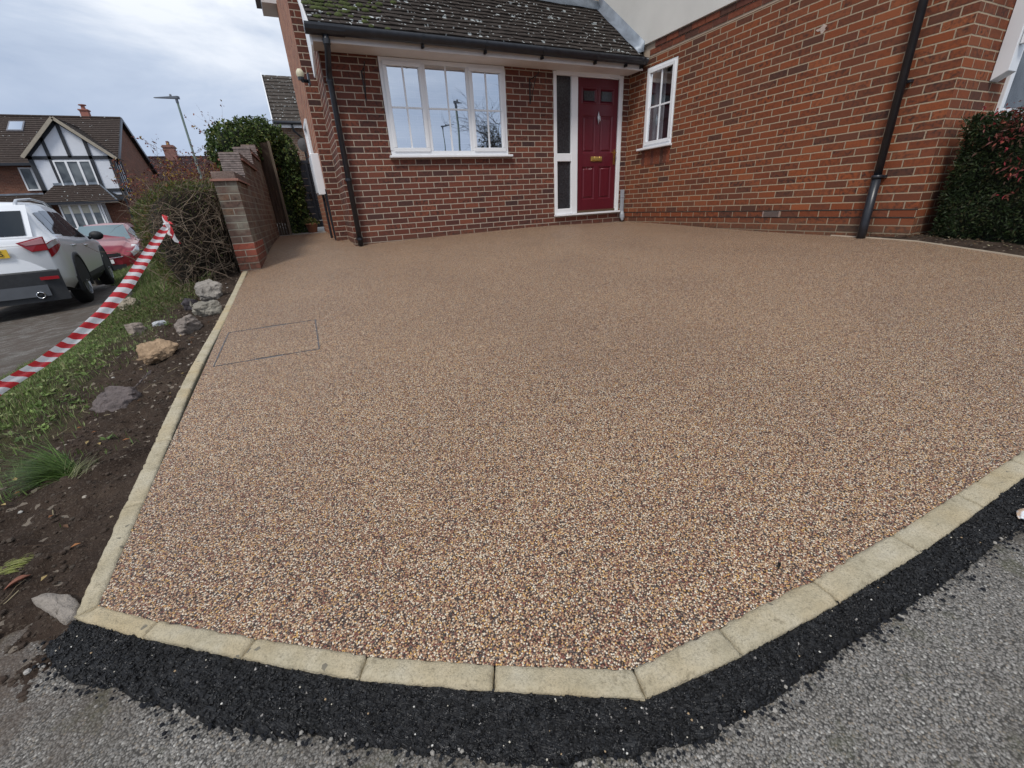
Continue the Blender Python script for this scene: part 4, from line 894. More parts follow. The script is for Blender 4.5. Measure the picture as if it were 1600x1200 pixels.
for k in range(430):
    a = RNG.uniform(-2.15, .0); v = RNG.uniform(0.02, .95); p = hpoint(a, v, RNG.uniform(.0, .2)); tdir = np.array([-math.sin(a), math.cos(a), 0]) * RNG.normal() + np.array([0, 0, RNG.normal(.3, .8)]) + np.array([math.cos(a), math.sin(a), 0]) * .25
    pts, d = twig(b, p, tdir, RNG.uniform(.15, .55), RNG.uniform(.0016, .0042), 6, .9, .03, TW[k % 4], xmax=-6.15)
    for q in pts[2:5]:
        if RNG.random() < .6: twig(b, q, d + RNG.normal(size=3) * .9, RNG.uniform(.05, .2), .0013, 3, .6, 0, TW[(k + 1) % 4], 3, xmax=-6.15)
for k in range(26):
    a = RNG.uniform(-1.9, -.2); p0 = np.array([hc[0] + RNG.uniform(-.2, .35), hc[1] + RNG.uniform(-.75, 0), -.3]); twig(b, p0, (RNG.normal() * .5, RNG.normal() * .5 - .3, 1), RNG.uniform(.6, 1.0), RNG.uniform(.006, .012), 7, .6, .02, TW[k % 2], 6, xmax=-6.16)
obj('twigs', b, M['bark'], H1)
b = MB()      # weeds and fine dead stems round its foot
def hs_foot(): x = RNG.uniform(-7.25, -6.35); y = RNG.uniform(-1.8, -.7); return np.array([x, y, bankz(x, y) + RNG.uniform(0, .12)]), np.array([0, 0, 1.])
tag(obj('hedge_foot_weeds', foliage(2600, hs_foot, .035, .008, [(.06, .09, .02), (.10, .12, .035), (.16, .12, .07)], out=.6), M['leaf']), kind='stuff')

# red berried shrub behind the hedge and the wall
def open_shrub(name, base, h, w, nst, leaves, cols, label, cat='shrub', twc=(.09, .06, .05), L=.035, rr=.009, wy=1.0):
    T = thing(name, base, label, cat); b = MB(); tips = []
    for k in range(nst):
        p = np.array(base) + np.array([RNG.normal() * w * .35, RNG.normal() * w * .35 * wy, 0]); d = np.array([RNG.normal() * .45, RNG.normal() * .45, 1.6])
        pts, dd = twig(b, p, d, h * RNG.uniform(.72, 1.0), rr, 8, .3, 0, twc, 5)
        for i in range(3, 9):
            for _ in range(2):
                p2, d2_ = twig(b, pts[i], dd * .6 + RNG.normal(size=3) * .8, h * RNG.uniform(.1, .3), rr * .35, 4, .7, 0, twc, 3)
                tips += p2[1:]
                for _2 in range(2): p3, _d = twig(b, p2[2], RNG.normal(size=3) + dd * .5, h * .1, rr * .2, 3, .7, 0, twc, 3); tips += p3[1:]
    obj('branches', b, M['bark'], T); tips = np.array(tips); tips = tips[tips[:, 2] > base[2] + h * .42]
    def smp(): q = tips[RNG.integers(len(tips))] + RNG.normal(size=3) * .02; n_ = RNG.normal(size=3); return q, n_ / np.linalg.norm(n_)
    obj('foliage', foliage(leaves, smp, L, L * .5, cols, out=.4, droop=.3), M['dryleaf'], T); return T
REDS = [(.20, .055, .045), (.15, .06, .05), (.24, .10, .07), (.30, .19, .045), (.12, .05, .045), (.36, .25, .06)]
for (px, py, t_, w, nl, lab) in [(268, 272, 8.6, .46, 4200, 'sparse twiggy shrub with few purple red leaves, leftmost behind the hedge'), (316, 240, 8.2, .50, 8500, 'twiggy shrub with dull red and yellow autumn leaves, in the middle behind the hedge'), (364, 218, 9.0, .40, 8000, 'purple brown twiggy shrub rising right behind the stepped wall')]:
    p = at(px, py, t_); z0 = -.55; open_shrub('autumn_shrub', (p[0], p[1], z0), (p[2] - z0) * 1.0, w, 34, nl, REDS, lab, rr=.008, twc=(.15, .085, .075), L=.052)
# ivy clad mass over the wall top, hanging down beyond the fence
IV = thing('ivy_hedge', (-5.6, 4.4, .2), 'tall rounded dark green ivy hedge spilling over the garden wall', 'hedge')
IVC = [(-6.05, 3.75, 1.62, .50, .55, .42), (-5.72, 4.0, 1.75, .46, .5, .40), (-5.42, 3.95, 1.45, .33, .36, .50), (-5.36, 3.85, .95, .24, .30, .55), (-5.37, 3.8, .45, .22, .28, .45)]
def ell(c):
    u = RNG.normal(size=3); u /= np.linalg.norm(u); s = RNG.uniform(.86, 1.06) + (RNG.random() < .04) * .12 + .20 * noise.noise(Vector(u * 3.5) + Vector(c[:3])); return np.array(c[:3]) + u * np.array(c[3:]) * s, u
def iv_s(): c = IVC[RNG.choice(5, p=[.30, .27, .18, .15, .10])]; return ell(c)
b = MB()
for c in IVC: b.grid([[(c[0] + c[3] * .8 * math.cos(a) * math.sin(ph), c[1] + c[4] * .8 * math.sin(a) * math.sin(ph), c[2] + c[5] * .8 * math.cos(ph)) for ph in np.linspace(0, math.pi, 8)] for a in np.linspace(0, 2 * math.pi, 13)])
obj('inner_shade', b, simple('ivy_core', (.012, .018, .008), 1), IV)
obj('foliage', foliage(15000, iv_s, .055, .040, [(.05, .085, .022), (.075, .12, .03), (.030, .052, .015), (.11, .155, .04), (.06, .10, .026), (.20, .22, .07)], out=.6, droop=.35), M['leaf'], IV)
# flower pot at the gate
p = at(487, 352, 8.55); FP = thing('flower_pot', (p[0], p[1], g(p[0], p[1])), 'terracotta pot with trailing greenery by the side gate', 'plant pot'); zb = g(p[0], p[1])
b = MB(); b.grid([[(p[0] + r * math.cos(a), p[1] + r * math.sin(a), zb + z) for r, z in ((.001, .0), (.08, 0), (.11, .15), (.12, .15), (.12, .18), (.10, .18), (.095, .15), (.001, .15))] for a in np.linspace(0, 2 * math.pi, 17)]); obj('pot', b, simple('terracotta', (.30, .13, .08), .85), FP, smooth=True)
def ps(): u = RNG.normal(size=3); u[2] = abs(u[2]); u /= np.linalg.norm(u); return np.array([p[0], p[1], zb + .17]) + u * np.array([.17, .15, .11]) * RNG.uniform(.5, 1), u
obj('foliage', foliage(420, ps, .045, .018, [(.07, .11, .03), (.12, .13, .04), (.16, .12, .05)]), M['leaf'], FP)

# right hand hedge
H2 = thing('square_hedge', (.65, -5.7, -.2), 'dense dark green square clipped hedge under the right hand window, red leaves growing through', 'hedge')
HX0, HX1, HY0, HY1, HZ0, HZ1 = .06, 1.5, -7.6, -4.42, -.2, .90
def hz(y): return HZ1 + .0 * y
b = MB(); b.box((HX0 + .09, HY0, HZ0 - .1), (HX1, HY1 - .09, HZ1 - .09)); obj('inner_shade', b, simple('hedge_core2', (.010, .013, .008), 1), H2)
def sq():
    f = RNG.choice(4, p=[.70, .12, .12, .06]); w = lambda y, z: .055 * noise.noise(Vector((y * 4, z * 4, 3))) + .02 * noise.noise(Vector((y * 11, z * 11, 3)))
    ins = abs(RNG.normal()) * .035
    if f == 0:
        y = -4.42 - RNG.random() ** 1.1 * 1.9; z = RNG.uniform(HZ0 + .02, HZ1); rd = max(0, z - HZ1 + .10) * .6 + max(0, y + 4.52) * .7; bot = max(0, .0 - z) * .35; return np.array([HX0 + w(y, z) + ins + rd + bot, y, z]), np.array([-1, 0, .3])
    if f == 1: x = RNG.uniform(HX0, HX0 + .5); y = -4.42 - RNG.random() * 1.9; return np.array([x, y, HZ1 + w(x, y) - ins - max(0, HX0 + .1 - x) * .6]), np.array([0, 0, 1.])
    if f == 2: x = RNG.uniform(HX0, HX1); z = RNG.uniform(HZ0, HZ1); return np.array([x, HY1 - ins - w(x, z), z]), np.array([0, 1., .2])
    x = HX0 + .06; y = -4.46 - .05 * RNG.random(); z = RNG.uniform(HZ0, HZ1); return np.array([x + ins, y, z]), np.array([-.7, .7, .2])
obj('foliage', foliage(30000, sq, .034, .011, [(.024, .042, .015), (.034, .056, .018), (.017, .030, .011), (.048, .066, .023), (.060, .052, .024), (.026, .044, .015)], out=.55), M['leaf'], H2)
RC = [(float(onX(x, y, HX0)[1]), float(onX(x, y, HX0)[2]), w_, w_ * .7) for x, y, w_ in ((1592, 182, .16), (1575, 215, .13), (1572, 304, .05), (1592, 262, .13))]
def redp():
    c = RC[RNG.choice(4, p=[.45, .25, .06, .24])]
    y = c[0] + RNG.normal() * c[2] * .6; z = min(c[1] + RNG.normal() * c[3] * .6, HZ1 + .05); return np.array([HX0 - .01 - RNG.random() * .03, y, z]), np.array([-1, RNG.normal() * .4, .2])
obj('red_leaves', foliage(210, redp, .048, .016, [(.26, .035, .045), (.17, .045, .040), (.10, .045, .03), (.30, .09, .06), (.08, .04, .025)], out=.6, droop=.2), M['leaf'], H2)
b = MB()
for k in range(420):
    x = RNG.uniform(-.35, .35); y = RNG.uniform(-6.0, -3.9); xb = float(np.interp(y, [q[1] for q in re][::-1], [q[0] for q in re][::-1])) + .03
    if x < xb: x = xb + RNG.random() * .2
    tri_leaf(b, np.array([x, y, g(x, y) + .035 + RNG.random() * .015]), RNG.normal(size=3) * np.array([1, 1, .2]), np.array([0, 0, 1.]), RNG.uniform(.018, .04), .014, random.choice(((.30, .25, .15), (.16, .10, .06), (.09, .06, .04), (.42, .38, .26), (.07, .05, .035))))
tag(obj('leaf_litter', b, M['dryleaf']), kind='stuff')

# ---------------------------------------------------------------- bank plants
b = MB(); GR = [(.15, .23, .06), (.20, .28, .08), (.11, .17, .05), (.27, .31, .13), (.28, .25, .14), (.15, .19, .07)]
def density(x, y):
    u = (-6.10 - x) / (-6.10 - xbank(y)); return u + .35 * noise.noise(Vector((x * 2.5, y * 2.5, 2)))
for k in range(62000):
    y = RNG.uniform(-5.5, 2.6); xb = xbank(y); x = -6.1 + (xb - .03 + 6.1) * RNG.random() ** .55; d = density(x, y)
    near = .60 if y > -4.9 else .9
    if d < near * .95 - .25 and RNG.random() > .03: continue
    if d < near and RNG.random() > .28: continue
    z = bankz(x, y); h = RNG.uniform(.015, .055) * (1.25 if x < xb + .25 else 1); a = RNG.uniform(0, 6.28); lean = RNG.normal() * .5
    dv = np.array([math.cos(a) * lean, math.sin(a) * lean, 1]); c = GR[RNG.integers(0, 6)]; v = RNG.uniform(.6, 1.3)
    tri_leaf(b, np.array([x, y, z - .003]), dv, np.array([math.cos(a), math.sin(a), .1]), h, .0042, tuple(q * v for q in c), .1)
for k in range(15000):
    y = RNG.uniform(.4, 9.5); xb = xbank(y); x = xb + RNG.random() ** 1.3 * 1.5; a = RNG.uniform(0, 6.28); lean = RNG.normal() * .5; c = GR[RNG.integers(0, 6)]; v = RNG.uniform(.5, 1.1)
    tri_leaf(b, np.array([x, y, bankz(x, y) - .003]), np.array([math.cos(a) * lean, math.sin(a) * lean, 1]), np.array([math.cos(a), math.sin(a), .1]), RNG.uniform(.05, .14), .011, tuple(q * v for q in c), .1)
tag(obj('grass', b, M['leaf']), kind='stuff')
b = MB()
for k in range(1500):
    y = RNG.uniform(-5.2, .2); xb = xbank(y); x = -6.2 + (xb + 6.15) * RNG.random() ** .6; d = density(x, y)
    if d < .48 and RNG.random() > .06: continue
    z = bankz(x, y) + .006; c = GR[RNG.integers(0, 4)]; v = RNG.uniform(.7, 1.3)
    for j in range(RNG.integers(4, 10)):
        a = RNG.uniform(0, 6.28); dv = np.array([math.cos(a), math.sin(a), RNG.uniform(.1, .9)]); tri_leaf(b, np.array([x, y, z]) + dv * .004, dv, np.array([0, 0, 1.]), RNG.uniform(.014, .034), RNG.uniform(.010, .018), tuple(q * v for q in c), .15)
tag(obj('weeds', b, M['leaf']), kind='stuff')
def tuft(px, py, n, L, dirn, cols, label, spread=.5, w=.0035, seedh=.0):
    p, t = bankhit(px, py); T = MB(); base = p
    for k in range(n):
        a = RNG.uniform(0, 6.28); d0 = np.array(dirn) + RNG.normal(size=3) * spread; d0[2] = abs(d0[2]) + .25; d0 /= np.linalg.norm(d0); l = L * RNG.uniform(.5, 1.1); c = cols[RNG.integers(0, len(cols))]; v = RNG.uniform(.6, 1.3); col = tuple(q * v for q in c)
        q = base + np.array([RNG.normal(), RNG.normal(), 0]) * .015; pts = [q]; dd = d0.copy()
        for s in range(5): dd = dd + np.array([0, 0, -.17]); dd /= np.linalg.norm(dd); pts.append(pts[-1] + dd * l / 5)
        sd = np.cross(d0, [0, 0, 1.]); sd /= np.linalg.norm(sd) + 1e-9
        for s in range(5):
            w0 = w * (1 - s / 5) ** .6; w1 = w * (1 - (s + 1) / 5) ** .6; i = len(T.v); T.v += [tuple(pts[s] - sd * w0), tuple(pts[s] + sd * w0), tuple(pts[s + 1] + sd * w1), tuple(pts[s + 1] - sd * w1)]; T.f.append((i, i + 1, i + 2, i + 3)); T.m.append(0); T.uv.append([(0, 0)] * 4); T.c.append(col)
    T.usecol = True; o = obj('grass_tuft', T, M['leaf'], origin=base); tag(o, label, 'grass tuft'); return o
tuft(112, 742, 620, .20, (-.95, .25, .55), [(.085, .15, .035), (.12, .19, .05), (.06, .11, .025)], 'bushy dark green grass tuft leaning over on the soil bank', .33, .0016)
tuft(118, 742, 45, .10, (.5, .9, .75), [(.22, .22, .12), (.12, .13, .05)], 'thin fan of pale dry grass stems right of the bushy green tuft', .25, .0012)
tuft(-6, 893, 150, .075, (1.0, .02, .16), [(.25, .28, .07), (.34, .34, .13)], 'flattened bunch of yellow green grass at the left edge near the kerb', .10, .0011)
b = MB()          # dead stems and fallen leaves lying on the soil
for k in range(95):
    x = -6.15 - abs(RNG.normal()) * .42; y = RNG.uniform(-5.4, -1.2); x = max(x, xbank(y)); p = np.array([x, y, bankz(x, y) + .006]); d = RNG.normal(size=3) * np.array([1, 1, .12]); twig(b, p, d, RNG.uniform(.03, .12), RNG.uniform(.0007, .0016), 4, .5, 0, random.choice(((.22, .17, .11), (.12, .08, .055), (.33, .28, .18))), 4)
tag(obj('dead_stems', b, M['bark']), kind='stuff')
b = MB()
for k in range(70):
    x = -6.15 - abs(RNG.normal()) * .45; y = RNG.uniform(-5.4, -1.0); x = max(x, xbank(y)); tri_leaf(b, np.array([x, y, bankz(x, y) + .008]), RNG.normal(size=3) * np.array([1, 1, .25]), np.array([0, 0, 1.]), RNG.uniform(.012, .03), .012, random.choice(((.35, .16, .07), (.22, .10, .05), (.40, .30, .14), (.14, .08, .05))))
tag(obj('fallen_leaves', b, M['dryleaf']), kind='stuff')
for (px, py, L, c, lab, seed) in [(30, 912, .045, (.20, .075, .045), 'curled rust brown leaf by the yellow green grass bunch', 1), (1216, 887, .014, (.02, .018, .016), 'small black scrap lying on the brown resin', 2)]:
    p = bankhit(px, py)[0] if px < 200 else onP(px, py); z0 = p[2] + .004
    b = MB(); b.grid([[(p[0] + (u - .5) * L, p[1] + (u - .5) * L * .6 + (v - .5) * L * .45 * math.sin(math.pi * min(1, u + .08)), z0 + .010 * abs(v - .5) * 2 * math.sin(math.pi * u) + .004 * u) for v in np.linspace(0, 1, 7)] for u in np.linspace(.02, .98, 9)])
    o = obj('leaf' if seed == 1 else 'scrap', b, simple('curl%d' % seed, c, .7, var=.4, scale=90), smooth=True, origin=p); o.modifiers.new('s', 'SOLIDIFY').thickness = .001; tag(o, lab, 'leaf' if seed == 1 else 'litter')
# white and orange litter at the right edge of the tarmac
p = onP(1606, 806); b = MB()
b.grid([[(p[0] - .034 + .075 * u, p[1] + (v - .5) * .042 * math.sin(math.pi * min(1, .10 + u * .8)) , P(p[0], p[1]) + .002 + .016 * math.sin(math.pi * v) * (.25 + u) + .003 * noise.noise(Vector((u * 7, v * 7, 0)))) for v in np.linspace(0, 1, 14)] for u in np.linspace(0, 1, 18)])
tm = NT('litter_card'); xx = tm.n('ShaderNodeSeparateXYZ'); tm.set(xx.inputs[0], tm.obj()); lm = tm.fin(tm.mix(tm.rng(tm.noise(50, 2), .45, .55), (.75, .78, .82), (.62, .45, .32)), .45)
o = obj('litter', b, lm, smooth=True, origin=p); o.modifiers.new('s', 'SOLIDIFY').thickness = .002; tag(o, 'crumpled white and tan scrap of packaging on the black tarmac strip', 'litter')

# ---------------------------------------------------------------- hazard tape
def tape():
    key = [(-520, 860, 1.9, .024, 62), (-60, 652, 1.75, .024, 62), (0, 606, 1.95, .025, 66), (60, 570, 2.2, .024, 70), (115, 530, 2.5, .027, 60), (160, 490, 2.75, .030, 50), (197, 448, 3.0, .036, 40), (225, 406, 3.35, .036, 30), (250, 368, 3.7, .030, 20), (261, 352, 3.85, .018, 10)]
    n = 150; ks = np.linspace(0, 1, len(key)); K = np.array([list(at(k[0], k[1], k[2])) + [k[3], k[4]] for k in key]); pts = []; uv = []; L = 0; prev = None
    for s in np.linspace(0, 1, n):
        q = np.array([np.interp(s, ks, K[:, i]) for i in range(5)]); q0 = np.array([np.interp(max(0, s - .01), ks, K[:, i]) for i in range(3)]); q1 = np.array([np.interp(min(1, s + .01), ks, K[:, i]) for i in range(3)])
        d = q1 - q0; d /= np.linalg.norm(d); view = q[:3] - CAM; view /= np.linalg.norm(view); sd = np.cross(d, np.array([0, 0, 1.])); sd /= np.linalg.norm(sd); up = np.cross(sd, d)
        wv = np.cross(d, view); wv /= np.linalg.norm(wv)
        if prev is not None: L += np.linalg.norm(q[:3] - prev)
        prev = q[:3]; row = []
        for v in np.linspace(-1, 1, 7): row.append(q[:3] + wv * q[3] * v + np.cross(d, wv) * (.005 * math.sin(v * 3 + s * 12)))
        pts.append(row); uv.append([(L, v) for v in np.linspace(-1, 1, 7)])
    return pts, uv
t = NT('hazard_tape'); x = t.n('ShaderNodeSeparateXYZ'); t.set(x.inputs[0], t.uvc()); st = t.math('FLOORED_MODULO', t.math('ADD', x.outputs[0], t.math('MULTIPLY', x.outputs[1], .030)), .132); rd = t.math('GREATER_THAN', st, .066)
tcol = t.mix(rd, (.80, .80, .82), (.62, .035, .045)); t.fin(tcol, .35, t.bump(t.noise(40, 4), .5, .004)); tr = t.n('ShaderNodeBsdfTranslucent'); t.set(tr.inputs[0], tcol); ms = t.n('ShaderNodeMixShader'); ms.inputs[0].default_value = .3; t.t.links.new(t.b.outputs[0], ms.inputs[1]); t.t.links.new(tr.outputs[0], ms.inputs[2]); t.t.links.new(ms.outputs[0], t.out.inputs[0])
tp, tu = tape(); TP = thing('hazard_tape', tp[-1][3], 'red and white striped hazard tape tied to the hedge and sagging over the bank', 'hazard tape')
b = MB(); b.grid(tp, uv=tu); o = obj('ribbon', b, t.m, TP, smooth=True)
e_ = np.array(tp[-1][3]); b = MB()
def rib(p, q, w0, w1, l0, k=8):
    p = np.array(p); q = np.array(q); pts = []; uv = []
    for i in range(k):
        s = i / (k - 1); c = p + (q - p) * s + np.array([.006 * math.sin(s * 7), 0, .004 * math.sin(s * 9)]); w = w0 + (w1 - w0) * s; sd = np.array([.8, -.35, .35 * math.sin(s * 5)]); pts.append([c + sd * w * v + np.array([0, .012 * abs(v), 0]) for v in (-1, -.4, .3, 1)]); uv.append([(l0 + s * np.linalg.norm(q - p), v) for v in (-1, -.4, .3, 1)])
    b.grid(pts, uv=uv)
rib(e_ + [0, 0, -.02], e_ + [.0, .03, .085], .020, .026, 0); rib(e_ + [0, 0, .03], e_ + [.065, -.02, .0], .018, .022, .05); rib(e_ + [.005, -.02, .01], e_ + [.035, -.03, -.155], .020, .030, .02); rib(e_ + [-.01, .0, .0], e_ + [.0, -.03, -.09], .014, .022, .08)
for k in range(3): b.tube([e_ + np.array([.018 * math.cos(a), .018 * math.sin(a), -.012 + k * .012 + .004 * math.sin(a * 2)]) for a in np.linspace(0, 6.3, 12)], .009, 6)
obj('knot', b, t.m, TP, smooth=True)

# ---------------------------------------------------------------- vehicles
def paint(name, c, metal=.2, rough=.28):
    t = NT(name); cc = t.ramp(t.noise(3, 3), [(.3, tuple(k * .96 for k in c)), (.7, c)]); t.fin(cc, rough, None, metal); t.b.inputs['Coat Weight'].default_value = .6; t.b.inputs['Coat Roughness'].default_value = .05; return t.m
M['car_glass'] = (lambda t: t.fin((.012, .016, .020), .04, spec=.55))(NT('car_glass'))
M['tyre'] = simple('tyre', (.016, .016, .017), .85, bump=.003, bscale=150); M['alloy'] = simple('alloy', (.45, .46, .48), .3, metal=.8); M['cladding'] = simple('cladding', (.022, .024, .028), .6, var=.2, scale=20)
M['lamp_red'] = (lambda t: t.fin((.30, .010, .018), .12))(NT('lamp_red')); M['lamp_clear'] = (lambda t: t.fin((.62, .60, .62), .15, metal=.3))(NT('lamp_clear')); M['plate_y'] = simple('plate_y', (.72, .47, .04), .4, var=.03); M['plate_w'] = simple('plate_w', (.75, .75, .75), .4, var=.03)
M['chrome'] = simple('chrome', (.7, .72, .75), .12, metal=1)
class Car:
    """body surface S(y, t, side): y metres from the rear, t 0..1 from sill to roof centre"""
    def __init__(s, st): s.st = np.array(st, float)     # y, w, zb, zmid, belt, roofw, roof
    def par(s, y): return [float(np.interp(y, s.st[:, 0], s.st[:, k])) for k in range(1, 7)]
    def pr(s, y):
        w, zb, zm, be, rw, ro = s.par(y)
        return [(0, w * .90, zb), (.08, w * .985, zb + .10), (.30, w, zm), (.48, w * .985, be - .03), (.52, w * .955, be), (.74, rw, ro - .085), (.82, rw * .86, ro - .02), (1, 0, ro + .015)]
    def S(s, y, t, side=1, off=0):
        acc = np.zeros(3)
        for dy, w_ in ((-.05, .25), (0, .5), (.05, .25)):
            q = s.pr(min(max(y + dy, s.st[0, 0]), s.st[-1, 0])); T = [a[0] for a in q]; acc += w_ * np.array([np.interp(t, T, [a[1] for a in q]), 0, np.interp(t, T, [a[2] for a in q])])
        p = np.array([acc[0] * side, y, acc[2]])
        if off:
            e = .01; a = s.S(y + e, t, 1) - s.S(y - e, t, 1); c = s.S(y, min(1, t + e), 1) - s.S(y, max(0, t - e), 1); n = np.cross(c, a); n /= np.linalg.norm(n) + 1e-9
            if n[0] < 0 and t < .9: n = -n
            if t >= .9 and n[2] < 0: n = -n
            n[0] *= side; p = p + n * off
        return p
def tf(o, h, pt): # local (x right, y forward from the rear, z up) to world
    return np.array([o[0] + pt[0] * h[1] + pt[1] * h[0], o[1] - pt[0] * h[0] + pt[1] * h[1], o[2] + pt[2]])
def wheel(root, o, h, x, y, r, side, w=.21):
    c = np.array([x, y, r]); wm = MB(); prof_ = [(0, .60), (.0, .66), (.02, .94), (.05, 1), (w - .05, 1), (w - .02, .94), (w, .66)]
    wm.grid([[tf(o, h, c + np.array([-side * a, b_ * r * math.cos(t), b_ * r * math.sin(t)])) for a, b_ in prof_] for t in np.linspace(0, 2 * math.pi, 33)]); W = obj('wheel', MBone(tf(o, h, c), .02), M['alloy'], root); obj('tyre', wm, M['tyre'], W, smooth=True)
    rm = MB(); rr_ = r * .66
    rm.grid([[tf(o, h, c + np.array([-side * a, b_ * math.cos(t), b_ * math.sin(t)])) for a, b_ in ((.004, rr_), (-.004, rr_ * .95), (.03, rr_ * .9), (.10, rr_ * .88))] for t in np.linspace(0, 2 * math.pi, 33)])
    for k in range(5):
        a0 = 2 * math.pi * k / 5 + .3
        for da in (-.13, .13): rm.prism([tf(o, h, c + np.array([side * .002, u * math.cos(a0 + da * e_) + vv * -math.sin(a0), u * math.sin(a0 + da * e_) + vv * math.cos(a0)])) for u, vv, e_ in ((rr_ * .12, -.018, 1), (rr_ * .95, -.012, 1), (rr_ * .95, .012, 1), (rr_ * .12, .018, 1))], tf(o, h, np.array([-side * .03, 0, 0])) - np.array(o))
    obj('rim', rm, M['alloy'], W); dk = MB(); dk.face([tf(o, h, c + np.array([-side * .09, rr_ * .9 * math.cos(t), rr_ * .9 * math.sin(t)])) for t in np.linspace(0, 2 * math.pi, 17)[:-1]]); obj('brake', dk, M['dark'], W)
def MBone(c, r):
    s = MB(); s.grid([[(c[0] + r * math.cos(a) * math.sin(p), c[1] + r * math.sin(a) * math.sin(p), c[2] + r * math.cos(p)) for p in np.linspace(0, math.pi, 5)] for a in np.linspace(0, 6.283, 7)]); return s
def car_build(name, o, ang, st, label, cat, col_m, L, spec):
    h = (math.sin(ang), math.cos(ang)); o = np.array(o, float); root = thing(name, o, label, cat); C_ = Car(st); S = lambda y, t, side=1, off=0: tf(o, h, C_.S(y, t, side, off))
    b = MB(); ysn = np.linspace(st[0][0], st[-1][0], 90)
    tl = [0, .04, .08, .15, .22, .30, .38, .44, .48, .5, .52, .58, .66, .74, .78, .82, .88, .94, 1]
    arches = spec['axles']; ar = spec['r'] + .055
    for side in (1, -1): b.grid([[S(y, t_, side) for t_ in tl] for y in ysn])
    for ye in (st[0][0], st[-1][0]): b.grid([[S(ye, t_, 1) for t_ in tl], [S(ye, t_, -1) for t_ in tl]])
    obj('body', b, col_m, root, smooth=True, weld=True)
    def patch(nm, y0, y1, t0, t1, m, off=.004, sides=(1, -1), n=10, k=8, par=None, sk0=0, sk1=0):
        for sd in sides:
            b = MB(); b.grid([[S(y0 + sk0 * v + (y1 + sk1 * v - y0 - sk0 * v) * u, t0 + (t1 - t0) * v, sd, off) for v in np.linspace(0, 1, k)] for u in np.linspace(0, 1, n)]); obj(nm, b, m, par or root, smooth=True)
    def cross(nm, y, yk, t0, x0, x1, m, off=.006): pass
    for ax_ in arches:
        for sd in (1, -1):
            b = MB(); w = C_.par(ax_)[0]; seg = [(w + .004, (spec['r'] + .07), a) for a in np.linspace(-.25, math.pi + .25, 20)]
            b.grid([[tf(o, h, np.array([sd * q, ax_ + rr_ * math.cos(a), spec['r'] + rr_ * math.sin(a)])) for q, rr_ in ((w - .28, spec['r'] + .045), (w + .008, spec['r'] + .045), (w + .014, spec['r'] + .06), (w + .010, spec['r'] + .105), (w - .03, spec['r'] + .11))] for _, _, a in seg]); obj('wheel_arch', b, M['cladding'], root, smooth=True)
            b = MB(); b.face([tf(o, h, np.array([sd * (w + .003), ax_ + (spec['r'] + .05) * math.cos(a), spec['r'] + (spec['r'] + .05) * math.sin(a)])) for a in np.linspace(.0, math.pi, 20)]); obj('arch_void', b, M['dark'], root)
            wheel(root, o, h, sd * (w - .002), ax_, spec['r'], sd)
    return root, S, patch, C_, h
# white SUV seen from behind
_c0 = CAM + ray(140, 471) * ((-.765 - CAM[2]) / ray(140, 471)[2]); HA = math.atan2(-.172, .985); so = np.array([_c0[0] + .97 * .172 - .84 * .985, _c0[1] - .97 * .985 - .84 * .172, -.77])
st = [(0, .80, .42, .62, .98, .74, 1.06), (.06, .87, .38, .62, 1.03, .76, 1.12), (.18, .905, .36, .62, 1.07, .74, 1.28), (.32, .92, .33, .62, 1.08, .70, 1.44), (.46, .92, .30, .62, 1.08, .68, 1.55), (.65, .92, .27, .62, 1.07, .68, 1.60), (1.4, .925, .25, .62, 1.03, .69, 1.63), (2.3, .92, .25, .62, .99, .68, 1.61), (2.75, .92, .25, .62, .98, .66, 1.53), (3.1, .92, .26, .62, .985, .66, 1.33), (3.4, .92, .28, .62, .98, .72, 1.10), (3.9, .91, .30, .6, .90, .74, 1.0), (4.3, .86, .30, .55, .80, .66, .9), (4.5, .72, .34, .5, .66, .5, .72)]
root, S, patch, CC, h = car_build('suv', so, HA, st, 'white SUV parked in the street beyond the hazard tape, seen from behind', 'car', paint('paint_white', (.80, .83, .87), .0), 4.5, dict(axles=(.97, 3.64), r=.36))
patch('lower_cladding', .0, 4.4, .0, .16, M['cladding'], .005)
patch('rear_window', .17, .45, .985, .50, M['car_glass'], .006) if False else None
def rear_panel(nm, y0, z0, y1, z1, x0, x1, m, off=.012, par=None, n=8):
    """panel across the tailgate following its slope"""
    b = MB(); rows = []
    for v in np.linspace(0, 1, n):
        y = y0 + (y1 - y0) * v; z = z0 + (z1 - z0) * v; row = []
        for x in np.linspace(x0, x1, 15):
            row.append(tf(so, h, np.array([x, y - off + .05 * (abs(x) / .9) ** 3, z])))
        rows.append(row)
    b.grid(rows); return obj(nm, b, m, par or root, smooth=True)
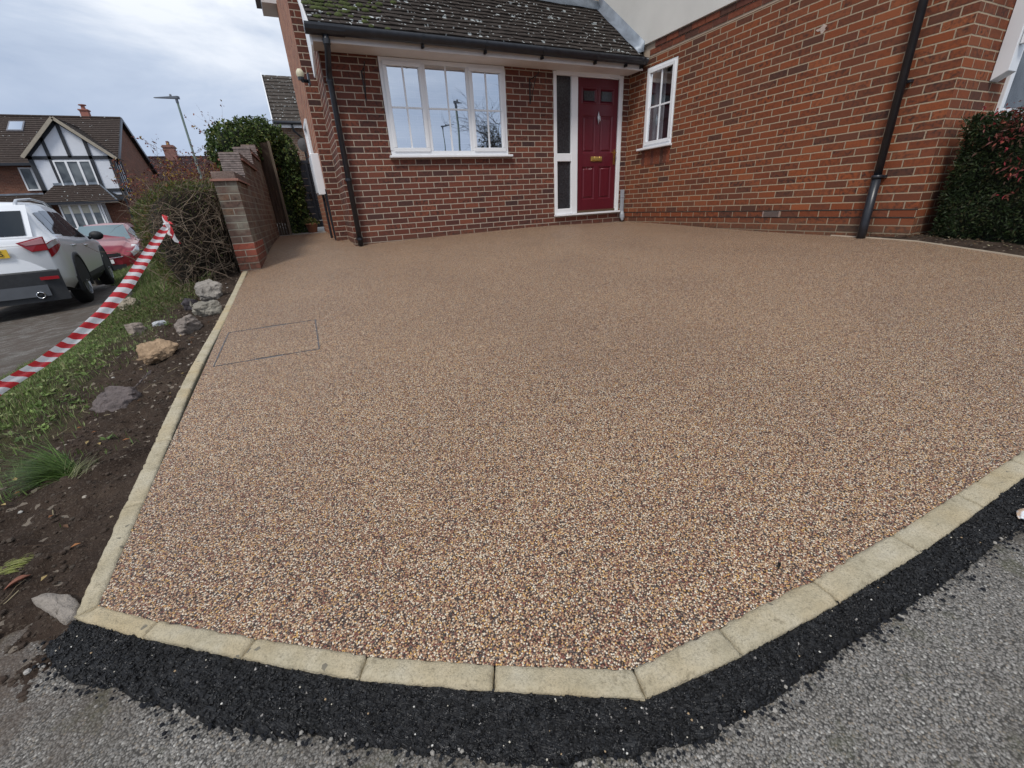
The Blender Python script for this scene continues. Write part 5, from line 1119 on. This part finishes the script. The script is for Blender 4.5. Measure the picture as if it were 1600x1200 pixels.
# tailgate skin (vertical panel from bumper to belt, then raked glass)
rear_panel('tailgate', -.03, .60, .02, 1.10, -.80, .80, paint('paint_white2', (.80, .83, .87), .0), .0); rear_panel('tailgate_pillar', .02, 1.10, .40, 1.54, -.72, .72, bpy.data.materials['paint_white2'], .0)
gl1 = rear_panel('rear_window', .035, 1.13, .33, 1.46, -.66, .66, M['car_glass'], .008)
rear_panel('bumper', -.06, .20, -.065, .62, -.84, .84, M['cladding'], .0); rear_panel('skid_plate', -.09, .28, -.085, .44, -.66, .66, simple('skid', (.085, .092, .105), .45), .0); rear_panel('bumper_step', -.06, .60, -.03, .64, -.84, .84, M['cladding'], .0)
for sd in (1, -1):
    b = MB(); b.grid([[tf(so, h, np.array([sd * x, y, z])) for z, y, x in ((z0, -.015 + (x_ - .50) * .0, x_),) for _ in (0,)] for x_, z0 in ()]) if False else None
    def lamp(nm, poly, m, off):
        b = MB(); q = [tf(so, h, np.array([sd * x, y - off, z])) for x, y, z in poly]; b.prism(q, tf(so, h, np.array([0, .02, 0])) - so); return obj(nm, b, m, root, bevel=.004)
    lamp('tail_light', [(.54, .0, 1.03), (.83, .045, 1.10), (.83, .045, .91), (.66, .012, .90)], M['lamp_red'], .055)
    lamp('reversing_light', [(.58, .0, 1.02), (.82, .045, 1.085), (.82, .045, 1.0), (.63, .01, .985)], simple('lamp_pink', (.52, .26, .28), .15), .062)
    b = MB(); yy = np.linspace(.01, .34, 8)
    b.grid([[S(y, t_, sd, .012) for t_ in np.linspace(.395 + .05 * (y / .34), .50 - .03 * (y / .34), 5)] for y in yy]); obj('tail_light', b, M['lamp_red'], root, smooth=True)
    b = MB(); b.grid([[S(y, t_, sd, .016) for t_ in np.linspace(.455, .485, 3)] for y in np.linspace(.02, .28, 6)]); obj('reversing_light', b, M['lamp_clear'], root, smooth=True)
    b = MB(); b.box((-.001,) * 3, (.001,) * 3); b = MB(); b.tube([tf(so, h, np.array([sd * .55, -.10, .30])), tf(so, h, np.array([sd * .55, .05, .30]))], .048, 16, cap=False); b.tube([tf(so, h, np.array([sd * .55, -.085, .30])), tf(so, h, np.array([sd * .55, -.084, .30]))], .040, 16, m=1); ex = obj('exhaust', b, [M['chrome'], M['dark']], root, smooth=True); ex.modifiers.new('s', 'SOLIDIFY').thickness = .008
    b = MB(); b.obox(tf(so, h, np.array([sd * .72, -.075, .53])), (tf(so, h, np.array([1, 0, 0])) - so, tf(so, h, np.array([0, 1, 0])) - so, (0, 0, 1)), (.10, .012, .022)); obj('reflector', b, M['lamp_red'], root)
    # side glass, roof rail, mirror, handles
    for (ya, yb, t0, t1, s0, s1) in ((.50, .98, .545, .70, .12, .03), (1.02, 1.78, .535, .71, .0, .0), (1.84, 2.86, .535, .71, .0, -.42)):
        b = MB(); b.grid([[S(ya + s0 * v + (yb + s1 * v - ya - s0 * v) * u, t0 + (t1 - t0) * v, sd, .006) for v in np.linspace(0, 1, 6)] for u in np.linspace(0, 1, 10)]); obj('side_window', b, M['car_glass'], root, smooth=True)
    b = MB(); rp = [S(y, .80, sd, .0) + np.array([0, 0, zz]) for y, zz in ((.42, -.015), (.50, .03), (.62, .055), (1.4, .062), (2.2, .055), (2.42, .03), (2.5, -.01))]; b.tube(rp, [.02, .024, .018, .016, .016, .018, .02], 8); obj('roof_rail', b, simple('rail', (.55, .57, .6), .35, metal=.5), root, smooth=True)
    c = tf(so, h, np.array([sd * 1.03, 2.86, 1.03])); b = MB(); b.grid([[c + np.array([.115 * math.cos(a) * math.sin(p_), .075 * math.sin(a) * math.sin(p_), .085 * math.cos(p_)]) for p_ in np.linspace(0, math.pi, 8)] for a in np.linspace(0, 6.283, 13)]); b.tube([c, tf(so, h, np.array([sd * .90, 2.84, .99]))], .03, 8); obj('mirror', b, M['cladding'], root, smooth=True)
    b = MB()
    for y in (1.12, 2.12): b.tube([S(y, .44, sd, .003), S(y + .03, .44, sd, .028), S(y + .17, .44, sd, .028), S(y + .2, .44, sd, .003)], .011, 6)
    obj('door_handle', b, M['chrome'], root, smooth=True)
b = MB(); b.grid([[tf(so, h, np.array([x, 2.72 + .40 * (1 - v) - .02, 1.20 + .42 * v])) for v in np.linspace(-.2, 1, 6)] for x in np.linspace(-.6, .6, 9)]); obj('windscreen', b, M['car_glass'], root, smooth=True)
def text_on(s, centre, xdir, ndir, h_, parent, m, depth=.002):
    cu = bpy.data.curves.new('plate_text', 'FONT'); cu.body = s; cu.size = h_ * 1.35; cu.align_x = 'CENTER'; cu.align_y = 'CENTER'; cu.extrude = depth; ob = bpy.data.objects.new('tmp', cu); COL.objects.link(ob)
    me = bpy.data.meshes.new_from_object(ob.evaluated_get(bpy.context.evaluated_depsgraph_get())); bpy.data.objects.remove(ob); xd = Vector(xdir).normalized(); nd = Vector(ndir).normalized(); yd = nd.cross(xd)
    mt = Matrix((xd, yd, nd)).transposed().to_4x4(); mt.translation = Vector(centre) + nd * .004; me.transform(mt); off = wloc(parent); me.transform(Matrix.Translation(Vector((-off).tolist()))); me.materials.clear(); me.materials.append(m); o2 = bpy.data.objects.new('plate_text', me); COL.objects.link(o2); o2.parent = parent; return o2
X1 = tf(so, h, np.array([1, 0, 0])) - so; Y1 = tf(so, h, np.array([0, 1, 0])) - so
b = MB(); b.obox(tf(so, h, np.array([.16, -.035, .90])), (X1, Y1, (0, 0, 1)), (.26, .008, .056)); pl = obj('number_plate', b, M['plate_y'], root); text_on('KX17 LBS', tf(so, h, np.array([.16, -.045, .90])), X1, -Y1, .075, pl, M['dark'])
# red hatchback facing the camera
rc0 = at(171, 434, 12.3); hr2 = math.pi + math.atan2(-.12, 1); Lc = 3.95; zc = float(R(rc0[0], rc0[1])); zc = min(rc0[2], -.80)
hh_ = (math.sin(hr2), math.cos(hr2)); ro = np.array([rc0[0] - hh_[0] * Lc, rc0[1] - hh_[1] * Lc, rc0[2]])
st2 = [(0, .66, .45, .6, .9, .5, .98), (.1, .78, .36, .6, .95, .56, 1.15), (.4, .84, .26, .6, .98, .56, 1.42), (.9, .86, .22, .58, .96, .57, 1.49), (1.8, .865, .2, .58, .93, .57, 1.48), (2.25, .865, .2, .58, .92, .55, 1.38), (2.75, .865, .22, .58, .93, .60, 1.06), (3.2, .86, .24, .56, .88, .64, .98), (3.65, .82, .24, .5, .78, .58, .86), (3.88, .70, .24, .46, .64, .45, .70), (3.95, .60, .28, .44, .56, .4, .6)]
rootr, S, patch, CC, h = car_build('hatchback', ro, hr2, st2, 'red hatchback facing the camera, partly hidden behind the white SUV', 'car', paint('paint_red', (.26, .022, .035), .3), Lc, dict(axles=(.72, 3.18), r=.30))
b = MB(); b.grid([[tf(ro, h, np.array([x * (1 - .20 * v), 2.78 - .52 * v - .06 * abs(x) ** 2 + .018, 1.00 + .42 * v + .01])) for v in np.linspace(0, 1, 7)] for x in np.linspace(-.66, .66, 13)]); obj('windscreen', b, (lambda t: t.fin((.16, .22, .24), .05, spec=1.0))(NT('screen_glass')), rootr, smooth=True)
for sd in (1, -1):
    b = MB(); b.grid([[S(y, t_, sd, .010) for t_ in np.linspace(.38, .58 + .06 * (1 - (y - 3.35) / .45), 5)] for y in np.linspace(3.35, 3.84, 8)]); obj('headlight', b, M['lamp_clear'], rootr, smooth=True)
    for ya, yb in ((.6, 1.4), (1.46, 2.35)): b = MB(); b.grid([[S(y, t_, sd, .006) for t_ in np.linspace(.55, .71, 5)] for y in np.linspace(ya, yb, 8)]); obj('side_window', b, M['car_glass'], rootr, smooth=True)
    c = tf(ro, h, np.array([sd * .98, 2.35, 1.0])); b = MB(); b.grid([[c + np.array([.10 * math.cos(a) * math.sin(p_), .06 * math.sin(a) * math.sin(p_), .07 * math.cos(p_)]) for p_ in np.linspace(0, math.pi, 7)] for a in np.linspace(0, 6.283, 11)]); obj('mirror', b, bpy.data.materials['paint_red'], rootr, smooth=True)
def fr(nm, z0, z1, x0, x1, y, m, rd=.10):
    b = MB(); b.grid([[tf(ro, h, np.array([x, y - rd * (abs(x) / .8) ** 2, z])) for z in np.linspace(z0, z1, 4)] for x in np.linspace(x0, x1, 13)]); return obj(nm, b, m, rootr, smooth=True)
fr('grille', .56, .66, -.46, .46, 3.985, M['dark']); fr('bumper', .24, .56, -.72, .72, 3.98, bpy.data.materials['paint_red']); fr('lower_grille', .20, .34, -.5, .5, 3.995, M['dark'])
b = MB(); b.tube([tf(ro, h, np.array([x, 4.0 - .10 * (abs(x) / .8) ** 2, .555 - .03 * math.cos(x * 3)])) for x in np.linspace(-.5, .5, 13)], .010, 6); obj('chrome_trim', b, M['chrome'], rootr, smooth=True)
X1 = tf(ro, h, np.array([1, 0, 0])) - ro; Y1 = tf(ro, h, np.array([0, 1, 0])) - ro
b = MB(); b.obox(tf(ro, h, np.array([0, 4.01, .44])), (X1, Y1, (0, 0, 1)), (.26, .008, .056)); pl = obj('number_plate', b, M['plate_w'], rootr); text_on('AJ62 EKY', tf(ro, h, np.array([0, 4.02, .44])), -X1, Y1, .075, pl, M['dark'])

# ---------------------------------------------------------------- street lamp
def street_lamp(base, top, label, arm=(-1, .0), head_l=.85, group=None):
    T = thing('street_lamp', base, label, 'street lamp', group); b = MB(); bz = np.array(base, float); tz = top
    b.tube([bz, bz + [0, 0, 1.4], bz + [0, 0, 1.45], (bz[0], bz[1], tz)], [.075, .075, .05, .042], 12); obj('pole', b, simple('lamp_green', (.085, .12, .11), .6, var=.15), T, smooth=True)
    a = np.array([arm[0], arm[1], 0.]); c = np.array([bz[0], bz[1], tz]); sd = np.array([-a[1], a[0], 0]); b = MB()
    P8 = [c + a * u + sd * w * s_ + np.array([0, 0, z]) for z_, in ((0,),) for (u, w, z, s_) in ((-.12, .07, .02, -1), (head_l, .05, .13, -1), (head_l, .05, .13, 1), (-.12, .07, .02, 1), (-.12, .07, .13, -1), (head_l, .04, .16, -1), (head_l, .04, .16, 1), (-.12, .07, .13, 1))]
    b.hexa(P8); b.tube([c + [0, 0, -.12], c + [0, 0, .04]], .055, 10); obj('lamp_head', b, simple('lamp_grey', (.10, .115, .14), .5), T, bevel=.01)
    b = MB(); b.tube([c + a * .22 + [0, 0, .12], c + a * .22 + [0, 0, .22]], [.05, .04], 10); obj('photocell', b, simple('cell', (.15, .16, .18), .5), T, smooth=True)
p1 = at(276, 156, 18); q1 = at(303, 270, 18); b0 = (float((p1[0] + q1[0]) / 2), float((p1[1] + q1[1]) / 2))
street_lamp((p1[0], p1[1], float(R(p1[0], p1[1])) - .1), p1[2], 'grey green street lamp with flat head rising behind the autumn shrubs', arm=(-.86, .5), head_l=1.0)

# ---------------------------------------------------------------- houses in the distance
WHT = simple('white_render', (.66, .69, .75), .85, var=.03); TIM = simple('black_timber', (.022, .026, .034), .7); TF = M['tile_far']
def roof_plane(mb, p0, p1, p2, p3, n=16, lap=.035):
    """tiled slope p0 p1 (eave) to p3 p2 (ridge) as overlapping courses"""
    p0, p1, p2, p3 = [np.array(k, float) for k in (p0, p1, p2, p3)]; nr = np.cross(p1 - p0, p3 - p0); nr /= np.linalg.norm(nr)
    if nr[2] < 0: nr = -nr
    for k in range(n):
        a, c = k / n, (k + 1.15) / n; c = min(c, 1); q = [p0 + (p3 - p0) * a, p1 + (p2 - p1) * a, p1 + (p2 - p1) * c, p0 + (p3 - p0) * c]; lo = [q[0] + nr * lap, q[1] + nr * lap, q[2] + nr * .004, q[3] + nr * .004]
        mb.face(lo); mb.face([q[0], q[1], lo[1], lo[0]])
FHZ = -1.7
FH = thing('timbered_house', (-19, 33, FHZ), 'brick house with black and white timbered gable across the street', 'house')
b = MB(); xr = -14.15; yf_, yb_ = 29.62, 37.3; ez, rz_, yr = 4.05, 6.80, 33.05
def uvf(pts, ax): return [((p[0] if ax == 'x' else p[1]), p[2]) for p in pts]
def fq(mb, pts, ax, m=0): mb.face(pts, m, uvf(pts, ax))
fq(b, [(-26, yf_, FHZ), (xr - .2, yf_, FHZ), (xr - .2, yf_, ez), (-26, yf_, ez)], 'x'); fq(b, [(xr - .2, yf_, FHZ), (xr - .2, yb_, FHZ), (xr - .2, yb_, ez), (xr - .2, yr, rz_ - .15), (xr - .2, yf_, ez)], 'y'); fq(b, [(-26, yb_, FHZ), (xr - .2, yb_, FHZ), (xr - .2, yb_, ez), (-26, yb_, ez)], 'x')
fq(b, [(-17.9, 28.75, FHZ), (-14.3, 28.75, FHZ), (-14.3, 28.75, 2.3), (-17.9, 28.75, 2.3)], 'x'); fq(b, [(-14.3, 28.75, FHZ), (-14.3, 29.9, FHZ), (-14.3, 29.9, 2.0), (-14.3, 28.75, 2.0)], 'y')
obj('wall', b, M['brick_far'], FH)
b = MB(); roof_plane(b, (-26, 29.15, 4.15 - .25), (xr, 29.15, 3.9), (xr, yr, rz_), (-26, yr, rz_), 22); roof_plane(b, (-26, 37.75, 3.9), (xr, 37.75, 3.9), (xr, yr, rz_), (-26, yr, rz_), 10)
ap = np.array([-16.12, 28.35, 6.02]); eL = np.array([-18.05, 28.35, 4.12]); eR = np.array([-14.0, 28.35, 4.02]); bk = np.array([0, 4.0, 0])
roof_plane(b, eR, eR + [0, 1.2, 0], ap + bk * .95, ap, 12); roof_plane(b, eL, eL + [0, 1.2, 0], ap + bk * .95, ap, 12)
b.tube([(-26, yr, rz_ + .04), (xr, yr, rz_ + .04)], .07, 8); b.tube([ap + [0, 0, .03], ap + [0, 3.4, .03]], .06, 8)
RF = obj('roof', b, TF, FH)
b = MB(); b.box((-16.1, 33.0, 6.6), (-15.7, 33.4, 7.25)); b.box((-16.15, 32.95, 7.2), (-15.65, 33.45, 7.27)); b.tube([(-15.9, 33.2, 7.27), (-15.9, 33.2, 7.5)], [.12, .10], 10); b.tube([(-15.9, 33.2, 7.5), (-15.9, 33.2, 7.54)], .2, 10)
obj('chimney', b, simple('far_chimney', (.30, .12, .09), .85), RF)
b = MB(); sk0 = onY(14, 190, 31.6); q = [onY(x, y, 30.9) for x, y in ((11, 206), (37, 206), (40, 191), (15, 191))]; nrm_ = np.array([0, -.58, .81])
def onroof(x, y): d = ray(x, y); n_ = np.array([0, -(rz_ - 3.9), (yr - 29.15)]); P0_ = np.array([-20, yr, rz_]); t_ = ((P0_ - CAM) @ n_) / (d @ n_); return CAM + d * t_
q = [onroof(x, y) for x, y in ((11, 206), (37, 206), (40, 191), (15, 191))]; n_ = np.array([0, -.52, .85]); cq = sum(q) / 4
b.hexa([k for k in [p_ + n_ * .01 for p_ in q]] + [p_ + n_ * .08 for p_ in q]); so_ = obj('skylight', b, simple('sky_frame', (.16, .16, .18), .5), RF)
b = MB(); b.face([cq + (p_ - cq) * .82 + n_ * .085 for p_ in q]); obj('pane', b, (lambda t: t.fin((.85, .88, .92), .02, metal=1))(NT('sky_pane')), so_)
# gable: white infill and dark timbers
yg = 28.6; b = MB(); b.face([(-17.9, yg + .03, 2.15), (-14.3, yg + .03, 2.15), (-14.3, yg + .03, 4.2), (ap[0], yg + .03, 5.95), (-17.9, yg + .03, 4.2)]); b.face([(-14.25, yg, 1.9), (-14.25, 29.85, 1.9), (-14.25, 29.85, 4.0), (-14.25, yg, 4.1)])
obj('infill_panel', b, WHT, FH)
b = MB()
def tb(p, q, w=.20): b.bar((p[0], yg, p[1]), (q[0], yg, q[1]), w, .06, up=(0, 1, 0))
for z in (4.12, 2.40): tb((-17.95, z), (-14.25, z), .17)
tb((-17.85, 2.1), (-17.85, 4.2), .2); tb((-14.33, 2.0), (-14.33, 4.2), .22)
for x in (-17.02, -15.22): tb((x, 2.4), (x, 4.12), .15)
for x, zt in ((-17.02, 5.1), (-16.12, 5.9), (-15.22, 5.15)): tb((x, 4.12), (x, zt), .15)
tb((-17.05, 2.35), (-17.55, 1.75), .2); tb((-15.2, 2.35), (-14.35, 1.85), .2); tb((-17.85, 2.2), (-17.5, 1.7), .16)
tb((-17.95, 4.16), (ap[0], 5.93), .20); tb((-14.1, 4.10), (ap[0], 5.93), .20)
for yy in (28.62, 29.0, 29.4, 29.84): b.bar((-14.22, yy, 1.85), (-14.22, yy, 4.05), .05 if yy in (29.0, 29.4) else .12, .05, up=(1, 0, 0))
for z in (1.95, 2.45, 4.0): b.bar((-14.22, 28.6, z), (-14.22, 29.88, z), .10, .05, up=(1, 0, 0))
obj('timber_frame', b, TIM, FH)
b = MB(); 
for e_ in (eL, eR): b.bar(e_ + [0, -.02, 0], ap + [0, -.02, 0], .05, .16, up=(0, 0, 1))
obj('barge_board', b, simple('barge_far', (.33, .29, .23), .8), FH)
b = MB(); b.bar((xr + .02, yr, rz_ - .02), (xr + .02, 37.8, 3.85), .06, .22); b.bar((xr + .02, yr, rz_ - .02), (xr + .02, 29.1, 3.88), .06, .16); b.box((-26, 29.02, 3.80), (xr, 29.16, 3.93)); obj('gutter', b, M['black_plastic'], FH)
def fwin(x0, x1, z0, z1, y, muls, par, bars=0):
    s = MB(); win_frame(s, 'y', y, x0, x1, z0, z1, .07, -.03, .05)
    for m_ in muls: s.box((m_ - .05, y - .055, z0 + .07), (m_ + .05, y + .02, z1 - .07))
    W = obj('window', s, M['upvc'], par); s = MB(); s.face([(x0 + .05, y - .01, z0 + .05), (x1 - .05, y - .01, z0 + .05), (x1 - .05, y - .01, z1 - .05), (x0 + .05, y - .01, z1 - .05)]); obj('pane', s, FARG, W); return W
FARG = (lambda t: t.fin(t.ramp(t.noise(1.2, 2), [(.4, (.05, .06, .07)), (.6, (.17, .19, .20))]), .08))(NT('far_glass'))
W_ = fwin(-16.95, -15.3, 2.62, 3.98, yg - .02, (-16.4, -15.85), FH); fwin(-18.9, -17.7, 2.55, 3.75, yf_ - .02, (-18.35,), FH)
bay_y = 28.05; W_ = fwin(-17.35, -15.55, .35, 1.72, bay_y, (-16.9, -16.45, -16.0), FH); s = MB(); s.box((-17.25, bay_y - .02, 1.2), (-15.65, bay_y + .0 - .012, 1.68)); obj('blind', s, simple('blind', (.50, .48, .40), .8), W_)
s = MB(); win_frame(s, 'x', -15.5, bay_y, 28.7, .35, 1.72, .07, -.03, .05, 1); s.box((-15.53, bay_y + .3, .4), (-15.44, bay_y + .36, 1.7)); W5 = obj('window', s, M['upvc'], FH); s = MB(); s.face([(-15.5, bay_y, .4), (-15.5, 28.7, .4), (-15.5, 28.7, 1.7), (-15.5, bay_y, 1.7)]); obj('pane', s, FARG, W5)
s = MB(); s.box((-17.4, 28.0, FHZ), (-15.5, 28.75, .33)); obj('bay_base', s, M['brick_far'], FH)
b = MB(); roof_plane(b, (-18.2, 27.7, 1.80), (-14.55, 27.7, 1.80), (-15.35, 28.62, 2.75), (-17.3, 28.62, 2.75), 9); b.face([(-14.55, 27.7, 1.80), (-14.55, 28.6, 1.8), (-15.35, 28.62, 2.75)]); b.face([(-18.2, 27.7, 1.80), (-18.2, 28.6, 1.8), (-17.3, 28.62, 2.75)])
roof_plane(b, (-26, 27.9, 1.55), (-17.9, 27.9, 1.55), (-17.9, 29.6, 2.35), (-26, 29.6, 2.35), 8); obj('porch_roof', b, TF, FH)
b = MB(); b.box((-17.35, 28.55, 2.72), (-15.3, 28.70, 2.84)); b.box((-26, 29.5, 2.33), (-17.9, 29.66, 2.42)); b.bar((-15.35, 28.62, 2.77), (-14.55, 27.7, 1.82), .06, .08); obj('lead_flashing', b, M['lead'], FH)
b = MB(); b.box((-26, 27.75, 1.42), (-17.9, 27.9, 1.56)); b.box((-18.2, 27.6, 1.68), (-14.5, 27.72, 1.80)); b.tube([(-14.35, 28.5, 1.9), (-14.35, 28.5, FHZ)], .05, 8); obj('rainwater_goods', b, M['black_plastic'], FH)
b = MB(); b.box((-20.9, 28.3, FHZ), (-18.4, 28.32, .9)); obj('garage_door', b, simple('far_door', (.10, .09, .09), .6), FH)
b = MB(); b.box((-13.99 - .3, 34.7, 1.9), (-14.3, 34.95, 2.75)); b.box((-14.36, 32.9, .2), (-14.02, 33.5, .62), 1); obj('wall_vent', b, [M['upvc'], M['lead']], FH)

def far_house(name, label, c0, ridge_x0, ridge_x1, yr, rz_, ez, half, zb, wallm, roofm, chim=None):
    H = thing(name, (c0[0], c0[1], zb), label, 'house'); b = MB(); a, c = yr - half, yr + half
    fq(b, [(ridge_x0 + .15, a, zb), (ridge_x1 - .15, a, zb), (ridge_x1 - .15, a, ez), (ridge_x0 + .15, a, ez)], 'x'); fq(b, [(ridge_x0 + .15, c, zb), (ridge_x1 - .15, c, zb), (ridge_x1 - .15, c, ez), (ridge_x0 + .15, c, ez)], 'x')
    for x in (ridge_x0 + .15, ridge_x1 - .15): fq(b, [(x, a, zb), (x, c, zb), (x, c, ez), (x, yr, rz_ - .05), (x, a, ez)], 'y')
    obj('wall', b, wallm, H); b = MB(); roof_plane(b, (ridge_x0, a - .3, ez - .15), (ridge_x1, a - .3, ez - .15), (ridge_x1, yr, rz_), (ridge_x0, yr, rz_), 18); roof_plane(b, (ridge_x0, c + .3, ez - .15), (ridge_x1, c + .3, ez - .15), (ridge_x1, yr, rz_), (ridge_x0, yr, rz_), 10); b.tube([(ridge_x0, yr, rz_ + .03), (ridge_x1, yr, rz_ + .03)], .08, 8); rf = obj('roof', b, roofm, H)
    b = MB(); b.box((ridge_x0 - .02, a - .42, ez - .24), (ridge_x1, a - .3, ez - .12)); obj('gutter', b, M['black_plastic'], H)
    b = MB(); b.bar((ridge_x0, yr, rz_ - .04), (ridge_x0, a - .3, ez - .2), .05, .2); b.bar((ridge_x0, yr, rz_ - .04), (ridge_x0, c + .3, ez - .2), .05, .2); obj('barge_board', b, M['black_plastic'], H)
    if chim is not None:
        b = MB(); x, y, z0, z1, w = chim; b.box((x - w, y - w, z0), (x + w, y + w, z1)); b.box((x - w - .06, y - w - .06, z1 - .2), (x + w + .06, y + w + .06, z1 - .08)); b.tube([(x, y, z1), (x, y, z1 + .35)], [.14, .11], 10); obj('chimney', b, simple('chimney_brick', (.22, .11, .09), .85, var=.3, scale=4), rf)
    return H
pr0 = at(262, 246, 38); pr1 = at(350, 243, 38)
far_house('brick_house', 'plum roofed brick house with a chimney far behind the autumn shrubs', pr0, pr0[0] - 2.6, pr1[0] + 4, pr0[1], pr0[2] - .0, pr0[2] - 2.4, 3.2, -1.8, M['brick_far'], tile_mat('tile_plum', (.055, .034, .036), .95), (at(267, 240, 38)[0], pr0[1], pr0[2] - 1.2, at(267, 228, 38)[2], .42))
# neighbour garage roof beyond the gate: only its eaves side is seen
gA, gB, gC = at(412, 117, 14.9), at(428, 190, 14.0), at(470, 192, 14.0)
GH = thing('neighbour_garage', (gB[0], gB[1] + 1, .2), 'tiled brick outbuilding beyond the ivy hedge and side gate', 'outbuilding')
yrg = gA[1]; b = MB(); x0 = gB[0] + .02; roof_plane(b, (x0 - .05, gB[1], gB[2]), (x0 + 4, gB[1], gB[2]), (x0 + 4, yrg, gA[2]), (x0 - .05, yrg, gA[2]), 13, .03); rf = obj('roof', b, M['tile_garage'], GH)
b = MB(); fq(b, [(x0 + .1, gB[1] + .22, 0), (x0 + 4, gB[1] + .22, 0), (x0 + 4, gB[1] + .22, gB[2]), (x0 + .1, gB[1] + .22, gB[2])], 'x'); fq(b, [(x0 + .1, gB[1] + .22, 0), (x0 + .1, yrg + 2, 0), (x0 + .1, yrg, gA[2] - .1), (x0 + .1, gB[1] + .22, gB[2])], 'y'); obj('wall', b, brick_mat('brick_garage', [(0, (.30, .19, .13)), (.5, (.25, .15, .11)), (1, (.35, .24, .17))], (.40, .34, .28), 0), GH)
b = MB(); b.box((x0 - .05, gB[1] + .0, gB[2] - .17), (x0 + 4, gB[1] + .03, gB[2] - .04)); b.bar((x0 - .06, gB[1], gB[2]), (x0 - .06, yrg, gA[2]), .03, .14); obj('fascia', b, M['upvc'], GH)
b = MB(); b.tube([(x0 - .05, gB[1] - .06, gB[2] - .03), (x0 + 4, gB[1] - .06, gB[2] - .03)], .055, 10); b.tube([(x0 + .5, gB[1] - .05, gB[2] - .06), (x0 + .52, gB[1] + .0, gB[2] - .25), (x0 + .75, gB[1] + .15, gB[2] - .45), (x0 + .75, gB[1] + .15, .2)], .035, 8); obj('gutter', b, M['black_plastic'], GH, smooth=True)
# a grey satellite dish on the outbuilding wall
dc = at(474, 226, 13.7); b = MB(); b.grid([[dc + np.array([.17 * r * math.cos(a), .05 * r * r, .20 * r * math.sin(a)]) for r in (.02, .4, .7, 1)] for a in np.linspace(0, 6.283, 19)]); b.tube([dc, dc + [.05, .45, -.1]], .02, 6); obj('satellite_dish', b, simple('dish', (.075, .07, .07), .7), GH, smooth=True)
# low green lawn behind the gate, and a belt of trees closing the horizon
def far_tree(px, t_, h, w, label):
    p = at(px, 330, t_); z0 = -1.5; T = thing('tree', (p[0], p[1], z0), label, 'tree'); b = MB()
    b.tube([(p[0], p[1], z0), (p[0], p[1], z0 + h * .5), (p[0] + .2, p[1], z0 + h * .9)], [.16, .1, .02], 7, col=(.1, .08, .06))
    for k in range(60): twig(b, (p[0], p[1], z0 + h * RNG.uniform(.25, .7)), (RNG.normal(), RNG.normal(), 1), h * RNG.uniform(.2, .4), .04, 5, .6, 0, (.09, .07, .06), 3)
    obj('trunk', b, M['bark'], T)
    def s_(): u = RNG.normal(size=3); u /= np.linalg.norm(u); k = RNG.uniform(.3, 1) ** .5; q = np.array([p[0], p[1], z0 + h * .65]) + u * np.array([w, w, h * .38]) * k * (1 + .3 * noise.noise(Vector(u * 2) + Vector((px, 0, 0)))); return q, u
    obj('crown', foliage(3500, s_, .16, .11, [(.07, .075, .03), (.10, .075, .035), (.06, .05, .03)]), M['dryleaf'], T)

# ---------------------------------------------------------------- things behind the camera that the front window mirrors
def mir(p): return np.array([p[0], -p[1], p[2]])
pm = mir(at(712, 163, 17)); street_lamp((pm[0], pm[1], -1.0), pm[2], 'dark street lamp mirrored in the middle pane of the front window', arm=(.6, -.5), head_l=.6)
pm = mir(at(692, 198, 34)); street_lamp((pm[0], pm[1], -1.5), pm[2], 'distant thin street lamp mirrored left of the nearer one in the window', arm=(1, 0), head_l=.9)
pm = mir(at(792, 235, 21)); BT = thing('bare_tree', (pm[0], pm[1], -1.2), 'bare winter tree mirrored in the right hand pane of the front window', 'tree'); b = MB()
def grow(p, d, L, r, lv):
    pts, dd = twig(b, p, d, L, r, 5, .35, -.01, (.035, .028, .024), 6 if lv < 2 else 4)
    if lv < 4:
        for k in range(5 if lv else 8): i = int(RNG.integers(2, 6)); grow(pts[i], dd + RNG.normal(size=3) * .65 + np.array([0, 0, .15]), L * RNG.uniform(.5, .72), r * .45, lv + 1)
grow((pm[0], pm[1], -1.2), (0, 0, 1), 4.0, .10, 0); obj('branches', b, M['bark'], BT)
def far_s():
    u = RNG.random(); x = pm[0] - 1.6 + 9 * u; return np.array([x, pm[1] - 1 + RNG.normal() * .4, -1.2 + 6.4 * RNG.random() ** .6 * (.75 + .35 * noise.noise(Vector((x * 1.3, 0, 0))))]), np.array([0, 1., .3])
HB = obj('boundary_hedge', foliage(30000, far_s, .075, .05, [(.03, .04, .018), (.04, .035, .02)]), M['leaf'], origin=(pm[0], pm[1], -1.2)); tag(HB, 'dark hedge mirrored low in the right hand pane of the front window', 'hedge')
